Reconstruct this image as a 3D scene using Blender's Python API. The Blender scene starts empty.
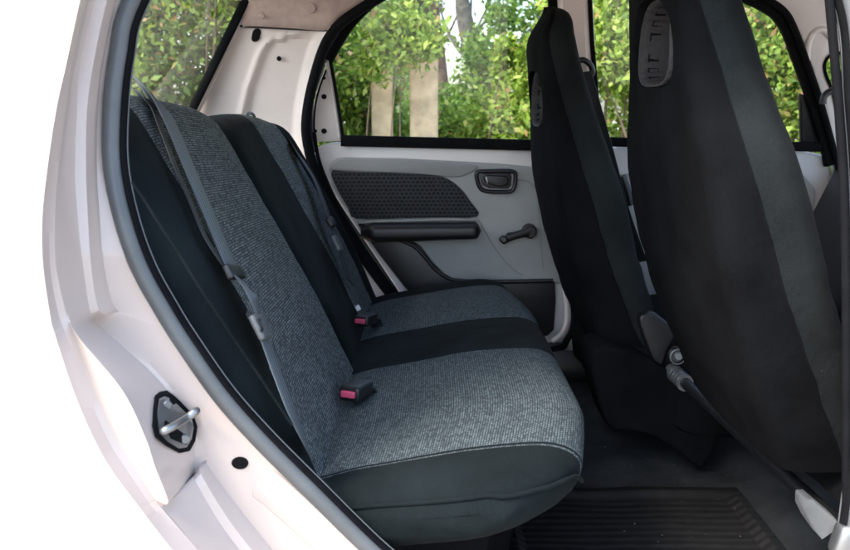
import bpy, bmesh, math, random
import numpy as np
from mathutils import Vector, Matrix, noise

random.seed(7)
rng = np.random.default_rng(11)
S = bpy.context.scene
COL = S.collection
R = math.radians

# ------------------------------------------------------------------ camera model
F, PITCH = 857.0, R(11.53)
CAM = Vector((0, -0.93, 1.10))
cp, sp_ = math.cos(PITCH), math.sin(PITCH)


def ray(px, py):
    x = (px - 425) / F
    u = (275 - py) / F
    return Vector((x, cp + u * sp_, -sp_ + u * cp))


def at(px, py, Y):
    """point seen at (px, py) that lies at depth Y across the car"""
    d = ray(px, py)
    return CAM + d * ((Y - CAM.y) / d.y)


def at_z(px, py, z):
    d = ray(px, py)
    return CAM + d * ((z - CAM.z) / d.z)


BK = .235 / .46                      # lean of the rear backrest


def at_back(px, py, off=0.0):
    d = ray(px, py)
    a = -.14 + BK * .63 + off
    return CAM + d * ((a - BK * CAM.z) / (d.x + BK * d.z))


# ------------------------------------------------------------------ materials
def nt(name):
    m = bpy.data.materials.new(name)
    m.use_nodes = True
    n = m.node_tree
    b = n.nodes['Principled BSDF']
    return m, n, b


def node(n, t, **kw):
    x = n.nodes.new(t)
    for k, v in kw.items():
        if k in x.inputs:
            x.inputs[k].default_value = v
        else:
            setattr(x, k, v)
    return x


def ramp(n, fac, stops):
    r = n.nodes.new('ShaderNodeValToRGB')
    while len(r.color_ramp.elements) < len(stops):
        r.color_ramp.elements.new(.5)
    for e, (p, c) in zip(r.color_ramp.elements, stops):
        e.position = p
        e.color = (*c, 1)
    n.links.new(fac, r.inputs[0])
    return r


def bump(n, b, height, strength=.3, dist=.002):
    bp = n.nodes.new('ShaderNodeBump')
    bp.inputs['Strength'].default_value = strength
    bp.inputs['Distance'].default_value = dist
    n.links.new(height, bp.inputs['Height'])
    n.links.new(bp.outputs[0], b.inputs['Normal'])
    return bp


def simple(name, col, rough=.5, metal=0, var=.12, nscale=30, bstr=.1, bdist=.001, coat=0, sheen=0, fine=400, spec=.5):
    m, n, b = nt(name)
    tc = n.nodes.new('ShaderNodeTexCoord')
    a = node(n, 'ShaderNodeTexNoise', Scale=nscale, Detail=6.0)
    n.links.new(tc.outputs['Object'], a.inputs['Vector'])
    lo = tuple(c * (1 - var) for c in col)
    hi = tuple(min(1, c * (1 + var)) for c in col)
    r = ramp(n, a.outputs['Fac'], [(.3, lo), (.7, hi)])
    n.links.new(r.outputs[0], b.inputs['Base Color'])
    b.inputs['Roughness'].default_value = rough
    b.inputs['Metallic'].default_value = metal
    b.inputs['Coat Weight'].default_value = coat
    b.inputs['Sheen Weight'].default_value = sheen
    b.inputs['Specular IOR Level'].default_value = spec
    if bstr:
        f = node(n, 'ShaderNodeTexNoise', Scale=fine, Detail=3.0)
        n.links.new(tc.outputs['Object'], f.inputs['Vector'])
        bump(n, b, f.outputs['Fac'], bstr, bdist)
    return m


def felt(name, col, speck=.0, sheen=.25):
    """plain cloth: fine weave grain, blotchy nap and a little lint"""
    m, n, b = nt(name)
    tc = n.nodes.new('ShaderNodeTexCoord')
    big = node(n, 'ShaderNodeTexNoise', Scale=9.0, Detail=5.0)
    fin = node(n, 'ShaderNodeTexNoise', Scale=520.0, Detail=2.0)
    for q in (big, fin):
        n.links.new(tc.outputs['Object'], q.inputs['Vector'])
    mx = node(n, 'ShaderNodeMath', operation='ADD')
    ma = node(n, 'ShaderNodeMath', operation='MULTIPLY')
    ma.inputs[1].default_value = .55
    n.links.new(fin.outputs['Fac'], ma.inputs[0])
    n.links.new(big.outputs['Fac'], mx.inputs[0])
    n.links.new(ma.outputs[0], mx.inputs[1])
    lo = tuple(c * .55 for c in col)
    hi = tuple(c * 1.5 for c in col)
    r = ramp(n, mx.outputs[0], [(.55, lo), (1.0, hi)])
    out = r.outputs[0]
    if speck:
        v = node(n, 'ShaderNodeTexVoronoi', Scale=46.0)
        n.links.new(tc.outputs['Object'], v.inputs['Vector'])
        pk = node(n, 'ShaderNodeMath', operation='LESS_THAN')
        pk.inputs[1].default_value = .03
        n.links.new(v.outputs['Distance'], pk.inputs[0])
        sel = node(n, 'ShaderNodeMath', operation='GREATER_THAN')
        sel.inputs[1].default_value = 1 - speck
        sx = n.nodes.new('ShaderNodeSeparateColor')
        n.links.new(v.outputs['Color'], sx.inputs[0])
        n.links.new(sx.outputs[0], sel.inputs[0])
        mu = node(n, 'ShaderNodeMath', operation='MULTIPLY')
        n.links.new(pk.outputs[0], mu.inputs[0])
        n.links.new(sel.outputs[0], mu.inputs[1])
        mix = node(n, 'ShaderNodeMix', data_type='RGBA')
        n.links.new(mu.outputs[0], mix.inputs[0])
        n.links.new(out, mix.inputs[6])
        mix.inputs[7].default_value = (.3, .29, .26, 1)
        out = mix.outputs[2]
    n.links.new(out, b.inputs['Base Color'])
    b.inputs['Roughness'].default_value = .9
    b.inputs['Specular IOR Level'].default_value = .06
    b.inputs['Sheen Weight'].default_value = sheen * .4
    b.inputs['Sheen Roughness'].default_value = .5
    mid = node(n, 'ShaderNodeTexNoise', Scale=17.0, Detail=4.0, Distortion=.8)
    n.links.new(tc.outputs['Object'], mid.inputs['Vector'])
    b1_ = bump(n, b, mid.outputs['Fac'], .45, .006)
    b2_ = bump(n, b, fin.outputs['Fac'], .4, .0012)
    n.links.new(b1_.outputs[0], b2_.inputs['Normal'])
    return m


def weave(name, lo, hi, bw=.0062, rh=.0048, mort=.18, dark=(.008, .010, .012), swap=False):
    """patterned seat cloth: short light stitches staggered on a dark ground"""
    m, n, b = nt(name)
    uv = n.nodes.new('ShaderNodeUVMap')
    mp = n.nodes.new('ShaderNodeMapping')
    k = 1 / bw
    mp.inputs['Scale'].default_value = (k, k, k)
    if swap:
        mp.inputs['Rotation'].default_value = (0, 0, R(90))
    n.links.new(uv.outputs[0], mp.inputs[0])
    dn = node(n, 'ShaderNodeTexNoise', Scale=.8, Detail=2.0)
    n.links.new(mp.outputs[0], dn.inputs['Vector'])
    vm = node(n, 'ShaderNodeVectorMath', operation='MULTIPLY_ADD')
    vm.inputs[1].default_value = (.22, .22, 0)
    n.links.new(dn.outputs['Color'], vm.inputs[0])
    n.links.new(mp.outputs[0], vm.inputs[2])
    br = n.nodes.new('ShaderNodeTexBrick')
    br.offset = .5
    br.offset_frequency = 2
    br.inputs['Scale'].default_value = 1
    br.inputs['Brick Width'].default_value = 1
    br.inputs['Row Height'].default_value = rh / bw
    br.inputs['Mortar Size'].default_value = mort
    br.inputs['Mortar Smooth'].default_value = .35
    br.inputs['Color1'].default_value = (*lo, 1)
    br.inputs['Color2'].default_value = (*hi, 1)
    br.inputs['Mortar'].default_value = (*dark, 1)
    n.links.new(vm.outputs[0], br.inputs['Vector'])
    nz = node(n, 'ShaderNodeTexNoise', Scale=.35, Detail=4.0)
    n.links.new(mp.outputs[0], nz.inputs['Vector'])
    rr = ramp(n, nz.outputs['Fac'], [(.3, (.86,) * 3), (.72, (1.1,) * 3)])
    mul = node(n, 'ShaderNodeMix', data_type='RGBA', blend_type='MULTIPLY')
    mul.inputs[0].default_value = 1
    n.links.new(br.outputs['Color'], mul.inputs[6])
    n.links.new(rr.outputs[0], mul.inputs[7])
    n.links.new(mul.outputs[2], b.inputs['Base Color'])
    b.inputs['Roughness'].default_value = .8
    b.inputs['Specular IOR Level'].default_value = .25
    inv = node(n, 'ShaderNodeMath', operation='SUBTRACT')
    inv.inputs[0].default_value = 1
    n.links.new(br.outputs['Fac'], inv.inputs[1])
    bump(n, b, inv.outputs[0], .5, .0012)
    return m


M = {}
M['paint'] = simple('silver_white_paint', (.46, .395, .35), .36, .0, .02, 6, .02, .0004, coat=.4, fine=900)
M['inner_paint'] = simple('bare_inner_paint', (.74, .675, .64), .42, .0, .07, 9, .06, .0006, fine=500)  # body paint lightened in place of more light inside the car
M['headliner'] = simple('tan_headliner', (.50, .40, .36), .9, 0, .1, 60, .3, .001)
M['seal_grey'] = simple('grey_rubber', (.075, .084, .086), .42, 0, .15, 20, .1, .0006)
M['rubber'] = simple('black_rubber', (.006, .0065, .0075), .75, 0, .2, 30, .15, .0008, spec=.05)
M['black_plastic'] = simple('black_plastic', (.007, .008, .009), .42, 0, .2, 40, .25, .0007, fine=900)
M['grey_plastic'] = simple('grey_plastic', (.30, .315, .31), .55, 0, .06, 14, .3, .0008, fine=800)
M['grey_vinyl'] = simple('grey_vinyl', (.25, .262, .26), .5, 0, .08, 14, .3, .0008, fine=600)
M['white_plastic'] = simple('pale_plastic', (.55, .55, .55), .5, 0, .04, 14, .2, .0006, fine=800)
M['black_cloth'] = felt('black_cloth', (.0064, .0098, .0106), 0, .03)
M['side_cloth'] = felt('smooth_black_cloth', (.0105, .0132, .0138), .02, .03)
M['felt'] = felt('fuzzy_black_felt', (.0038, .0043, .0051), .12, 0)
M['carpet'] = felt('dark_carpet', (.029, .034, .0365), .2, .03)
M['liner'] = simple('grey_denim_liner', (.020, .0195, .021), .85, 0, .25, 120, .5, .0015, fine=300)
M['weave'] = weave('grey_woven_cloth', (.038, .055, .059), (.112, .146, .152), bw=.0068, rh=.0037, mort=.095, dark=(.012, .016, .019))
M['weave_lift'] = weave('grey_woven_cloth_lightened', (.054, .067, .068), (.185, .215, .216), bw=.0076, rh=.0039, mort=.095, dark=(.016, .020, .022))  # same cloth, colour lightened to make up for less light on the backrest
M['honey'] = weave('door_cloth', (.010, .012, .014), (.016, .019, .022), bw=.0115, rh=.0098, mort=.16, dark=(.04, .045, .049))
M['steel'] = simple('zinc_steel', (.27, .29, .295), .38, .9, .15, 30, .1, .0008)
M['gunmetal'] = simple('dull_steel', (.16, .18, .19), .45, .7, .2, 30, .1, .0008)
M['sill_paint'] = simple('grey_sill_paint', (.075, .085, .09), .5, 0, .1, 40, .1)  # plain grey, darker than the body paint
M['pink'] = simple('faded_red_plastic', (.42, .055, .11), .35, 0, .1, 60, .05, .0005)
M['hole'] = simple('hole_black', (.004, .0045, .005), .7, 0, .2, 60, .05, .0005, spec=.1)
M['bark'] = simple('grey_bark', (.065, .066, .055), .95, 0, .5, 9, .9, .02, fine=26)
M['bark_dark'] = simple('brown_bark', (.09, .06, .045), .95, 0, .5, 9, .9, .02, fine=26)
M['twig'] = simple('twig', (.16, .12, .08), .9, 0, .3, 20, 0)
M['reflection_beige'] = simple('beige_reflection', (.52, .40, .25), .8, 0, .3, 14, .5, .004, fine=60)
M['soil'] = simple('dry_soil', (.42, .36, .30), .95, 0, .3, 3, .8, .02, fine=20)

# webbing: ribbed along its length
m, n, b = nt('belt_webbing')
uv = n.nodes.new('ShaderNodeUVMap')
w = node(n, 'ShaderNodeTexWave', Scale=38.0, Distortion=.0)
w.bands_direction = 'Y'
n.links.new(uv.outputs[0], w.inputs['Vector'])
r = ramp(n, w.outputs['Fac'], [(.1, (.045, .055, .062)), (.9, (.11, .135, .148))])
n.links.new(r.outputs[0], b.inputs['Base Color'])
b.inputs['Roughness'].default_value = .55
bump(n, b, w.outputs['Fac'], .4, .0008)
M['webbing'] = m
# the same cloth webbing, black
m, n, b = nt('belt_webbing_dark')
uv = n.nodes.new('ShaderNodeUVMap')
w = node(n, 'ShaderNodeTexWave', Scale=38.0)
w.bands_direction = 'Y'
n.links.new(uv.outputs[0], w.inputs['Vector'])
r = ramp(n, w.outputs['Fac'], [(.1, (.008, .009, .010)), (.9, (.02, .023, .026))])
n.links.new(r.outputs[0], b.inputs['Base Color'])
b.inputs['Roughness'].default_value = .6
M['webbing_dark'] = m
# ribbed rubber mat
m, n, b = nt('ribbed_mat')
tc = n.nodes.new('ShaderNodeTexCoord')
w = node(n, 'ShaderNodeTexWave', Scale=14.0, Distortion=.4)
w.bands_direction = 'Y'
n.links.new(tc.outputs['Object'], w.inputs['Vector'])
v = node(n, 'ShaderNodeTexNoise', Scale=40.0, Detail=6.0)
n.links.new(tc.outputs['Object'], v.inputs['Vector'])
r = ramp(n, v.outputs['Fac'], [(.35, (.004, .0045, .005)), (.8, (.010, .0105, .011))])
n.links.new(r.outputs[0], b.inputs['Base Color'])
b.inputs['Roughness'].default_value = .75
b.inputs['Specular IOR Level'].default_value = .25
bump(n, b, w.outputs['Fac'], .5, .004)
M['mat'] = m
# glass sheets
def glass(name, tint, fac=1.0):
    m, n, b = nt(name)
    n.nodes.remove(b)
    lw = node(n, 'ShaderNodeLayerWeight', Blend=.5)
    pw = node(n, 'ShaderNodeMath', operation='POWER')
    pw.inputs[1].default_value = 5
    n.links.new(lw.outputs['Facing'], pw.inputs[0])
    fr = node(n, 'ShaderNodeMath', operation='MULTIPLY_ADD')
    fr.inputs[1].default_value = .92
    fr.inputs[2].default_value = .04
    n.links.new(pw.outputs[0], fr.inputs[0])
    tr = node(n, 'ShaderNodeBsdfTransparent', Color=(*tint, 1))
    gl = node(n, 'ShaderNodeBsdfGlossy', Roughness=.01)
    mx = n.nodes.new('ShaderNodeMixShader')
    n.links.new(fr.outputs[0], mx.inputs[0])
    n.links.new(tr.outputs[0], mx.inputs[1])
    n.links.new(gl.outputs[0], mx.inputs[2])
    n.links.new(mx.outputs[0], n.nodes['Material Output'].inputs[0])
    return m
M['glass'] = glass('window_glass', (.93, .95, .93))
M['glass_rear'] = glass('rear_glass', (.92, .95, .93))


def leafmat(name, stops):
    m, n, b = nt(name)
    g = n.nodes.new('ShaderNodeNewGeometry')
    r = ramp(n, g.outputs['Random Per Island'], stops)
    n.links.new(r.outputs[0], b.inputs['Base Color'])
    b.inputs['Roughness'].default_value = .5
    b.inputs['Specular IOR Level'].default_value = .3
    tl = n.nodes.new('ShaderNodeBsdfTranslucent')
    hs = node(n, 'ShaderNodeHueSaturation', Saturation=1.1, Value=1.5)
    n.links.new(r.outputs[0], hs.inputs['Color'])
    n.links.new(hs.outputs[0], tl.inputs[0])
    mx = n.nodes.new('ShaderNodeMixShader')
    mx.inputs[0].default_value = .35
    n.links.new(b.outputs[0], mx.inputs[1])
    n.links.new(tl.outputs[0], mx.inputs[2])
    n.links.new(mx.outputs[0], n.nodes['Material Output'].inputs[0])
    return m


M['leaf_lime'] = leafmat('lime_leaves', [(0, (.07, .13, .02)), (.4, (.20, .31, .045)), (.8, (.34, .46, .09)), (.96, (.42, .46, .14)), (1, (.45, .24, .12))])
M['leaf_green'] = leafmat('green_leaves', [(0, (.04, .085, .018)), (.5, (.10, .19, .035)), (.93, (.19, .30, .06)), (1, (.22, .2, .06))])
M['leaf_mixed'] = leafmat('mixed_leaves', [(0, (.07, .12, .022)), (.55, (.18, .29, .05)), (.88, (.31, .41, .09)), (.95, (.42, .22, .10)), (1, (.45, .34, .2))])
M['leaf_pine'] = leafmat('brown_green_needles', [(0, (.05, .055, .025)), (.5, (.10, .095, .045)), (.8, (.13, .15, .06)), (1, (.2, .14, .1))])


# ------------------------------------------------------------------ mesh helpers
def link(o, parent=None):
    COL.objects.link(o)
    if parent is not None:
        o.parent = parent
        o.matrix_parent_inverse = parent_inv(parent)
    return o


def parent_inv(p):
    mtx = Matrix.Identity(4)
    chain = []
    q = p
    while q is not None:
        chain.append(q)
        q = q.parent
    for q in reversed(chain):
        mtx = mtx @ q.matrix_parent_inverse @ q.matrix_basis
    return mtx.inverted()


def tag(o, label=None, cat=None, group=None, kind=None):
    if label: o['label'] = label
    if cat: o['category'] = cat
    if group: o['group'] = group
    if kind: o['kind'] = kind
    return o


def thing(name, loc, label, cat, group=None):
    o = bpy.data.objects.new(name, None)
    o.empty_display_size = .05
    o.location = loc
    COL.objects.link(o)
    return tag(o, label, cat, group)


def from_bm(name, bm, mats, parent=None, smooth=True, sharp=35, recalc=True):
    if recalc:
        bmesh.ops.recalc_face_normals(bm, faces=bm.faces)
    me = bpy.data.meshes.new(name)
    bm.to_mesh(me)
    bm.free()
    for mm in (mats if isinstance(mats, (list, tuple)) else [mats]):
        me.materials.append(M[mm])
    if smooth:
        for p in me.polygons:
            p.use_smooth = True
        if sharp:
            me.set_sharp_from_angle(angle=R(sharp))
    o = bpy.data.objects.new(name, me)
    return link(o, parent)


def catmull(pts, n=8, closed=False):
    pts = [Vector(p) for p in pts]
    out = []
    m = len(pts)
    for i in range(m if closed else m - 1):
        if closed:
            p0, p1, p2, p3 = pts[i - 1], pts[i], pts[(i + 1) % m], pts[(i + 2) % m]
        else:
            p1, p2 = pts[i], pts[i + 1]
            p0 = pts[i - 1] if i else p1 * 2 - p2
            p3 = pts[i + 2] if i + 2 < m else p2 * 2 - p1
        for k in range(n):
            t = k / n
            out.append(.5 * ((2 * p1) + (p2 - p0) * t + (2 * p0 - 5 * p1 + 4 * p2 - p3) * t * t + (3 * p1 - p0 - 3 * p2 + p3) * t ** 3))
    if not closed:
        out.append(pts[-1])
    return out


def sheet_bm(rows, uvscale=True, bm=None, closed_u=False, matfn=None, uvs=None):
    """grid of points rows[i][j] -> quads, with a UV in metres"""
    bm = bm or bmesh.new()
    uvl = bm.loops.layers.uv.verify()
    vs = [[bm.verts.new(p) for p in row] for row in rows]
    nu, nv = len(rows), len(rows[0])
    if uvs is None:
        mid = rows[nu // 2]
        vv = [0]
        for j in range(1, nv):
            vv.append(vv[-1] + (mid[j] - mid[j - 1]).length)
        if closed_u is False or True:
            uu = [0]
            jm = nv // 2
            for i in range(1, nu):
                uu.append(uu[-1] + (rows[i][jm] - rows[i - 1][jm]).length)
        vv.append(vv[-1] + (mid[0] - mid[-1]).length)
        uvs = lambda i, j: (uu[i], vv[j])
    for i in range(nu - 1):
        for j in range(nv if closed_u else nv - 1):
            j2 = (j + 1) % nv
            try:
                f = bm.faces.new((vs[i][j], vs[i][j2], vs[i + 1][j2], vs[i + 1][j]))
            except ValueError:
                continue
            jj2 = j + 1
            for lp, (a, c) in zip(f.loops, ((i, j), (i, jj2), (i + 1, jj2), (i + 1, j))):
                lp[uvl].uv = uvs(a, c)
            if matfn:
                f.material_index = matfn(i, j, f)
    return bm, vs


def cap(bm, ring):
    try:
        return bm.faces.new(ring)
    except ValueError:
        return None


def sheet(name, rows, mats, parent=None, thick=.002, **kw):
    bm, _ = sheet_bm(rows, **kw)
    o = from_bm(name, bm, mats, parent, recalc=True)
    if thick:
        md = o.modifiers.new('thickness', 'SOLIDIFY')
        md.thickness = thick
        md.offset = 0
    return o


def sweep_bm(path, prof, up=Vector((0, -1, 0)), closed=False, bm=None, taper=None):
    """sweep a closed profile [(a, b)] along a path; a = sideways, b = along `up`"""
    rows = []
    n = len(path)
    for i, p in enumerate(path):
        if closed:
            t = path[(i + 1) % n] - path[i - 1]
        else:
            t = path[min(i + 1, n - 1)] - path[max(i - 1, 0)]
        t.normalize()
        u = up(i, p) if callable(up) else up
        sd = t.cross(u)
        if sd.length < 1e-5:
            sd = t.cross(Vector((1, 0, 0)))
        sd.normalize()
        uu = sd.cross(t).normalized()
        k = taper(i / (n - 1)) if taper else 1
        rows.append([p + sd * (a * k) + uu * (b * k) for a, b in prof])
    if closed:
        rows.append(rows[0])
    bm, vs = sheet_bm(rows, bm=bm, closed_u=True)
    if closed:
        bmesh.ops.remove_doubles(bm, verts=bm.verts, dist=1e-6)
    else:
        cap(bm, vs[0][::-1])
        cap(bm, vs[-1])
    return bm


def pane(name, outline, mat, parent):
    bm = bmesh.new()
    bm.faces.new([bm.verts.new(p) for p in outline])
    return from_bm(name, bm, mat, parent, smooth=False)


def circ(r, n=10, ry=None):
    ry = ry or r
    return [(r * math.cos(2 * math.pi * k / n), ry * math.sin(2 * math.pi * k / n)) for k in range(n)]


def rrect(w, h, r, k=4):
    out = []
    for cx, cy, a0 in ((w / 2 - r, h / 2 - r, 0), (-w / 2 + r, h / 2 - r, 90), (-w / 2 + r, -h / 2 + r, 180), (w / 2 - r, -h / 2 + r, 270)):
        for q in range(k + 1):
            a = R(a0 + 90 * q / k)
            out.append((cx + r * math.cos(a), cy + r * math.sin(a)))
    return out


def tube(name, path, r, mat, parent=None, n=10, up=Vector((0, -1, 0)), closed=False, ry=None, taper=None):
    return from_bm(name, sweep_bm(path, circ(r, n, ry), up, closed, taper=taper), mat, parent, sharp=60)


def strip(name, path, w, t, mat, parent=None, up=Vector((0, -1, 0))):
    return from_bm(name, sweep_bm(path, rrect(w, t, t * .45, 2), up), mat, parent, sharp=60)


def plate_bm(outline, thick, bev=.003, seg=3, back=Vector((0, 1, 0)), bm=None):
    """a flat outline (list of points) given thickness away from the viewer, edges rounded"""
    bm = bm or bmesh.new()
    vs = [bm.verts.new(p) for p in outline]
    f = bm.faces.new(vs)
    g = bmesh.ops.extrude_face_region(bm, geom=[f])
    nv = [e for e in g['geom'] if isinstance(e, bmesh.types.BMVert)]
    bmesh.ops.translate(bm, verts=nv, vec=back * thick)
    bmesh.ops.recalc_face_normals(bm, faces=bm.faces)
    if bev:
        es = [e for e in bm.edges if len(e.link_faces) == 2 and e.calc_face_angle(0) > R(50)]
        bmesh.ops.bevel(bm, geom=es, offset=bev, segments=seg, profile=.5, affect='EDGES', clamp_overlap=True)
    return bm


def plate(name, outline, thick, mat, parent=None, bev=.003, seg=3, back=Vector((0, 1, 0))):
    bm = plate_bm(outline, thick, bev, seg, back)
    uvl = bm.loops.layers.uv.verify()
    for f in bm.faces:
        for lp in f.loops:
            lp[uvl].uv = (lp.vert.co.x, lp.vert.co.z)
    return from_bm(name, bm, mat, parent, sharp=40)


def box_bm(c, s, rot=None, bev=.004, bm=None, seg=3):
    b2 = bmesh.new()
    bmesh.ops.create_cube(b2, size=1)
    mt = Matrix.Translation(Vector(c)) @ (rot.to_4x4() if rot else Matrix.Identity(4)) @ Matrix.Diagonal((*s, 1))
    bmesh.ops.transform(b2, matrix=mt, verts=b2.verts)
    if bev:
        bmesh.ops.bevel(b2, geom=list(b2.edges), offset=bev, segments=seg, profile=.5, affect='EDGES', clamp_overlap=True)
    if bm is None:
        return b2
    me = bpy.data.meshes.new('tmp')
    b2.to_mesh(me)
    b2.free()
    bm.from_mesh(me)
    bpy.data.meshes.remove(me)
    return bm


def disc_bm(c, axis, r, h, n=20, ry=None, bev=0, bm=None):
    """short cylinder at c along axis"""
    axis = Vector(axis).normalized()
    b2 = bmesh.new()
    a = Vector((0, 0, 1)) if abs(axis.z) < .9 else Vector((1, 0, 0))
    s = axis.cross(a).normalized()
    u = s.cross(axis).normalized()
    ry = ry or r
    rings = []
    prof = [(1, -h / 2), (1, h / 2 - bev), (1 - bev / r, h / 2)] if bev else [(1, -h / 2), (1, h / 2)]
    for k, hh in prof:
        rings.append([b2.verts.new(Vector(c) + s * (r * k * math.cos(2 * math.pi * i / n)) + u * (ry * k * math.sin(2 * math.pi * i / n)) + axis * hh) for i in range(n)])
    for i in range(len(rings) - 1):
        for j in range(n):
            b2.faces.new((rings[i][j], rings[i][(j + 1) % n], rings[i + 1][(j + 1) % n], rings[i + 1][j]))
    b2.faces.new(rings[0][::-1])
    b2.faces.new(rings[-1])
    if bm is None:
        return b2
    me = bpy.data.meshes.new('tmp')
    b2.to_mesh(me)
    b2.free()
    bm.from_mesh(me)
    bpy.data.meshes.remove(me)
    return bm


def boolean_cut(o, cutters):
    for c in cutters:
        md = o.modifiers.new('cut', 'BOOLEAN')
        md.operation = 'DIFFERENCE'
        md.solver = 'EXACT'
        md.object = c
    bpy.context.view_layer.update()
    dg = bpy.context.evaluated_depsgraph_get()
    me = bpy.data.meshes.new_from_object(o.evaluated_get(dg))
    o.modifiers.clear()
    o.data = me
    for c in cutters:
        bpy.data.objects.remove(c)


def sstep(a, b, x):
    t = max(0, min(1, (x - a) / (b - a)))
    return t * t * (3 - 2 * t)


def interp(tab, x):
    if x <= tab[0][0]: return tab[0][1]
    for (a, va), (b, vb) in zip(tab, tab[1:]):
        if x <= b:
            t = (x - a) / (b - a)
            return va + (vb - va) * t
    return tab[-1][1]


def sinterp(tab, x):
    """smooth (catmull) interpolation of a table"""
    if x <= tab[0][0]: return tab[0][1]
    if x >= tab[-1][0]: return tab[-1][1]
    for i in range(len(tab) - 1):
        a, va = tab[i]
        b, vb = tab[i + 1]
        if x <= b:
            t = (x - a) / (b - a)
            p0 = tab[i - 1][1] if i else va
            p3 = tab[i + 2][1] if i + 2 < len(tab) else vb
            m1 = (vb - p0) / 2
            m2 = (p3 - va) / 2
            return (2 * t ** 3 - 3 * t * t + 1) * va + (t ** 3 - 2 * t * t + t) * m1 + (-2 * t ** 3 + 3 * t * t) * vb + (t ** 3 - t * t) * m2


def nz(p, s, seed=0):
    return noise.noise(Vector((p[0] * s + seed, p[1] * s + seed * 1.7, p[2] * s)))


# ================================================================== THE CAR
car = thing('car', (0, .67, 0), 'silver white hatchback seen through its open rear door opening', 'car')

# ---- near quarter panel with its stepped door jamb (rows across, each a curve down the opening)
T = ['top']
R1 = [(98, -75), (80, 0), (67, 60), (56, 110), (47, 170), (42, 220), (43, 265), (50, 315), (55, 335), (75, 395), (98, 447), (115, 475), (136, 503), (142, 511), (178, 557), (250, 640)]
R2 = [(106, -75), (86, 0), (73, 60), (63, 110), (54, 170), (50, 220), (50, 265), (58, 312), (66, 335), (87, 392), (108, 440), (122, 463), (147, 500), (153, 508), (190, 550), (262, 632)]
R3 = [(109, -75), (88, 0), (75, 60), (66, 110), (58, 170), (55, 220), (56, 265), (65, 310), (72, 332), (93, 388), (115, 436), (129, 459), (153, 497), (159, 505), (195, 547), (267, 629)]
FF = [(110, -75), (89, 0), (76, 60), (67, 110), (59, 170), (56, 220), (57, 265), (68, 311), (77, 335), (122, 390), (145, 437), (155, 467), (168, 501), (164, 509), (197, 546), (269, 628)]
R4 = [(116, -75), (95, 0), (81, 60), (77, 110), (75, 170), (78, 220), (83, 265), (90, 310), (101, 327), (150, 371), (172, 398), (193, 440), (195, 470), (197, 484), (234, 543), (306, 626)]
R5 = [(128, -75), (107, 0), (94, 60), (87, 110), (86, 170), (88, 220), (91, 265), (98, 307), (112, 322), (154, 369), (176, 395), (198, 440), (200, 462), (203, 478), (242, 538), (314, 620)]
R6 = [(138, -75), (117, 0), (104, 60), (98, 110), (97, 170), (100, 220), (104, 265), (113, 304), (126, 318), (160, 366), (182, 392), (203, 440), (206, 458), (212, 472), (254, 527), (326, 612)]
R7 = [(142, -75), (121, 0), (108, 60), (102, 110), (104, 170), (116, 220), (128, 265), (152, 306), (170, 335), (212, 393), (240, 426), (256, 445), (276, 466), (284, 474), (350, 541), (440, 628)]
YB = -.09
DEP = [YB + q for q in (0.0, .016, .022, .026, .075, .079, .108, .112)]
rows = []
# outer skin first: the quarter panel sweeping back from the fold
for k, (dx, dy) in enumerate(((-.85, .10), (-.6, .035), (-.4, .012), (-.22, .002), (-.1, -.003), (-.03, -.002), (-.006, 0.0))):
    rows.append((dx, dy))
curves = [R1, R2, R3, FF, R4, R5, R6, R7]
dens = [catmull([Vector((x, y, 0)) for x, y in c], 7) for c in curves]
N = len(dens[0])


def depth(ci, t):
    """depth of jamb curve ci at position t (0..1)"""
    i = t * (N - 1) / 7
    d = DEP[ci]
    bulge = sstep(7.0, 8.2, i) * (1 - sstep(12.0, 13.1, i))
    if ci == 3: d = YB + .026 - .012 * bulge
    if ci == 4: d = YB + .075 + .031 * bulge
    if ci == 5: d = YB + .079 + .029 * bulge
    return d


def tumble(z):
    return max(0, z - .95) * .22


grid = []
for i in range(N):
    t = i / (N - 1)
    row = []
    base = at(dens[0][i].x, dens[0][i].y, YB)
    tb = tumble(base.z)
    base = at(dens[0][i].x, dens[0][i].y, tb + YB)
    for dx, dy in rows:
        p = Vector((base.x + dx, base.y + dy, base.z - dx * .02))
        # a soft crease low on the panel
        p.y += .012 * sstep(.62, .54, p.z) * min(1, -dx * 12)
        row.append(p)
    for ci in range(8):
        q = dens[ci][i]
        row.append(at(q.x, q.y, tb + depth(ci, t)))
    row.append(row[-1] + Vector((.003, .012, .001)))
    row.append(row[-1] + Vector((-.004, .05, .0)))
    grid.append(row)
qp = sheet('quarter_panel', grid, 'paint', car, thick=0)
bv = qp.modifiers.new('soft', 'BEVEL')
bv.width = .006
bv.segments = 3
bv.limit_method = 'ANGLE'
bv.angle_limit = R(22)
bv.harden_normals = False
for p in qp.data.polygons: p.use_smooth = True

# dark plugs and the pressed panel low on the jamb
def dark_disc(px, py, Y, rx, ry, parent, mat='hole', name='hole_disc', rot=0):
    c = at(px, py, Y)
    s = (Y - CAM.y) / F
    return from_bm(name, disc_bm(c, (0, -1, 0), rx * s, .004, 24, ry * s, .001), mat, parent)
dark_disc(240, 463, YB + .110, 9, 7, qp)
dark_disc(243, 549, YB + .100, 9, 9, qp)
pr = [(265, 472), (272, 470), (278, 474), (352, 540), (400, 590), (390, 600), (330, 565), (262, 505), (252, 498), (251, 490)]
plate('pressed_panel', [at(x, y, YB + .1085) for x, y in pr], .006, 'paint', qp, .0035)

# striker on the bulge
def yb(px, py, off=0.0):
    f = interp([(y, x) for x, y in FF[9:12]], py)
    r_ = interp([(y, x) for x, y in R4[9:13]], py)
    t = max(0, min(1.0, (px - f) / (r_ - f)))
    return YB + .014 + .092 * t - off


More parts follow.
